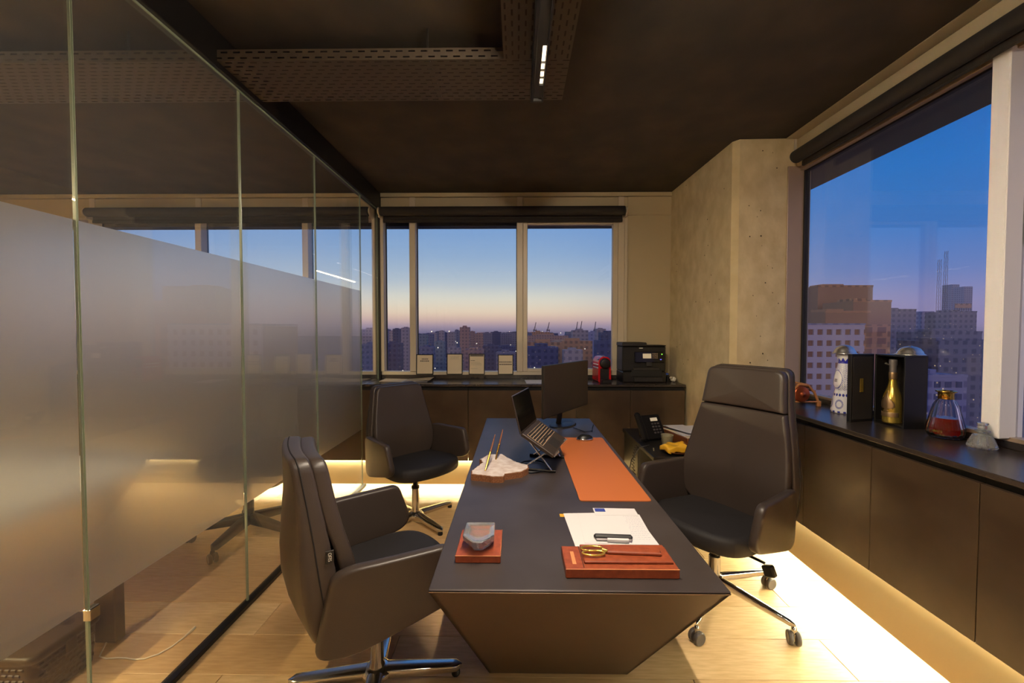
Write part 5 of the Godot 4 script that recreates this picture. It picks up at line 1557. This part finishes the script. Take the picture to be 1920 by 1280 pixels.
	part(ps, "loose_sheet", Mb.new().box(Vector3(0.0, 0.080, -0.02), Vector3(0.19, 0.001, 0.26), 0, Basis(Vector3.UP, 0.15) * Basis(Vector3.BACK, -0.06)), M.paper)

# ---------------------------------------------------------------- seen through the glass
func next_office() -> void:
	# woven basket
	var bk := thing("storage_basket", "dark brown woven plastic basket with a lid on the floor behind the glass", "basket", Vector3(-1.975, 0, -1.575))
	var bo := func(y: float, s: float) -> PackedVector3Array:
		var out := PackedVector3Array()
		for p in round_poly([Vector2(-0.20, -0.125), Vector2(0.20, -0.125), Vector2(0.20, 0.125), Vector2(-0.20, 0.125)], 0.04, 6):
			out.append(Vector3(p.x * s, y, -p.y * s))
		return out
	var wall := Mb.new()
	wall.grid([bo.call(0.0, 0.001), bo.call(0.0, 0.93), bo.call(0.004, 0.94), bo.call(0.175, 1.0), bo.call(0.175, 0.97)], true, true)
	part(bk, "body", wall, M.basket)
	# raised weave: short bars in a brick bond on each face
	var wv := Mb.new()
	for r in 7:
		for k in 14:
			var u := -0.185 + 0.0275 * k + (0.0137 if r % 2 else 0.0)
			if u > 0.18: continue
			var y := 0.018 + 0.022 * r
			var s := lerpf(0.94, 1.0, y / 0.175)
			for q in 4:
				var b := Basis(Vector3.UP, PI / 2 * q)
				var half := 0.20 if q % 2 else 0.125
				if q % 2 and absf(u) > 0.105: continue
				wv.box(b * Vector3(u * s * 0.92, y, half * s), Vector3(0.021, 0.013, 0.007), 0.003, b)
	part(bk, "weave", wv, M.basket).set_meta("kind", "stuff")
	var lid := Mb.new()
	lid.grid([bo.call(0.172, 0.99), bo.call(0.170, 1.05), bo.call(0.186, 1.06), bo.call(0.196, 1.03), bo.call(0.200, 0.96), bo.call(0.202, 0.001)], true, true)
	part(bk, "lid", lid, M.basket)
	part(bk, "clasp", Mb.new().span(Vector3(0.204, 0.13, -0.02), Vector3(0.216, 0.18, 0.02), 0.004), M.basket)
	# slab leg of the neighbour's desk
	var nd := thing("office_desk", "dark wood desk beyond the frosted glass, standing on slab legs", "desk", Vector3(-2.55, 0, -1.9))
	part(nd, "slab_leg", Mb.new().span(Vector3(0.66, 0, 0.07), Vector3(0.755, 0.71, 0.12), 0.003), M.dark_wood)
	part(nd, "slab_leg", Mb.new().span(Vector3(-0.75, 0, 0.07), Vector3(-0.66, 0.71, 0.12), 0.003), M.dark_wood)
	part(nd, "tabletop", Mb.new().span(Vector3(-0.78, 0.71, -0.2), Vector3(0.78, 0.745, 0.55), 0.003), M.white_frame)
	solo("white_cable", Mb.new().tube([Vector3(-1.80, 0.03, -1.745), Vector3(-1.785, 0.004, -1.70), Vector3(-1.743, 0.004, -1.689), Vector3(-1.70, 0.004, -1.694), Vector3(-1.666, 0.004, -1.693), Vector3(-1.62, 0.004, -1.686), Vector3(-1.582, 0.004, -1.69), Vector3(-1.545, 0.004, -1.715), Vector3(-1.522, 0.004, -1.76), Vector3(-1.513, 0.004, -1.81), Vector3(-1.511, 0.004, -1.85), Vector3(-1.51, 0.006, -1.875)], [0.003, 0.003, 0.003, 0.003, 0.003, 0.003, 0.003, 0.003, 0.003, 0.003, 0.006, 0.006], 8), M.cable_white, "white charging cable curling over the floor behind the glass", "cable")
	# potted plant on the counter, just beyond the glass
	var pt := thing("potted_plant", "small plant in a dark pot on the worktop beyond the glass partition", "plant", Vector3(-1.56, HC, -3.96))
	part(pt, "pot", Mb.new().lathe([[0.0, 0.0], [0.045, 0.0], [0.062, 0.10], [0.066, 0.105], [0.058, 0.106], [0.05, 0.09], [0.0, 0.088]], 28), M.black_plastic)
	part(pt, "pot_rim", Mb.new().lathe([[0.060, 0.104], [0.068, 0.106], [0.066, 0.113], [0.057, 0.112]], 28), M.oak_stand)
	for k in 16:
		var a := TAU * k / 16.0 + rng.randf() * 0.3
		var d := Vector3(cos(a), 0, sin(a))
		var h := rng.randf_range(0.14, 0.26)
		var r := rng.randf_range(0.05, 0.11)
		var lf := Mb.new()
		var side := d.cross(Vector3.UP) * 0.011
		var prev_l := Vector3(0, 0.09, 0); var prev_r := prev_l
		for j in 6:
			var t := (j + 1) / 6.0
			var c := Vector3(0, 0.09 + h * t * (1.15 - 0.4 * t), 0) + d * r * t * t * 1.2
			var wv2 := side * (sin(PI * minf(t, 0.97)))
			lf.tri(prev_l, prev_r, c + wv2); lf.tri(prev_l, c + wv2, c - wv2)
			prev_l = c - wv2; prev_r = c + wv2
		part(pt, "leaf", lf, M.plant)
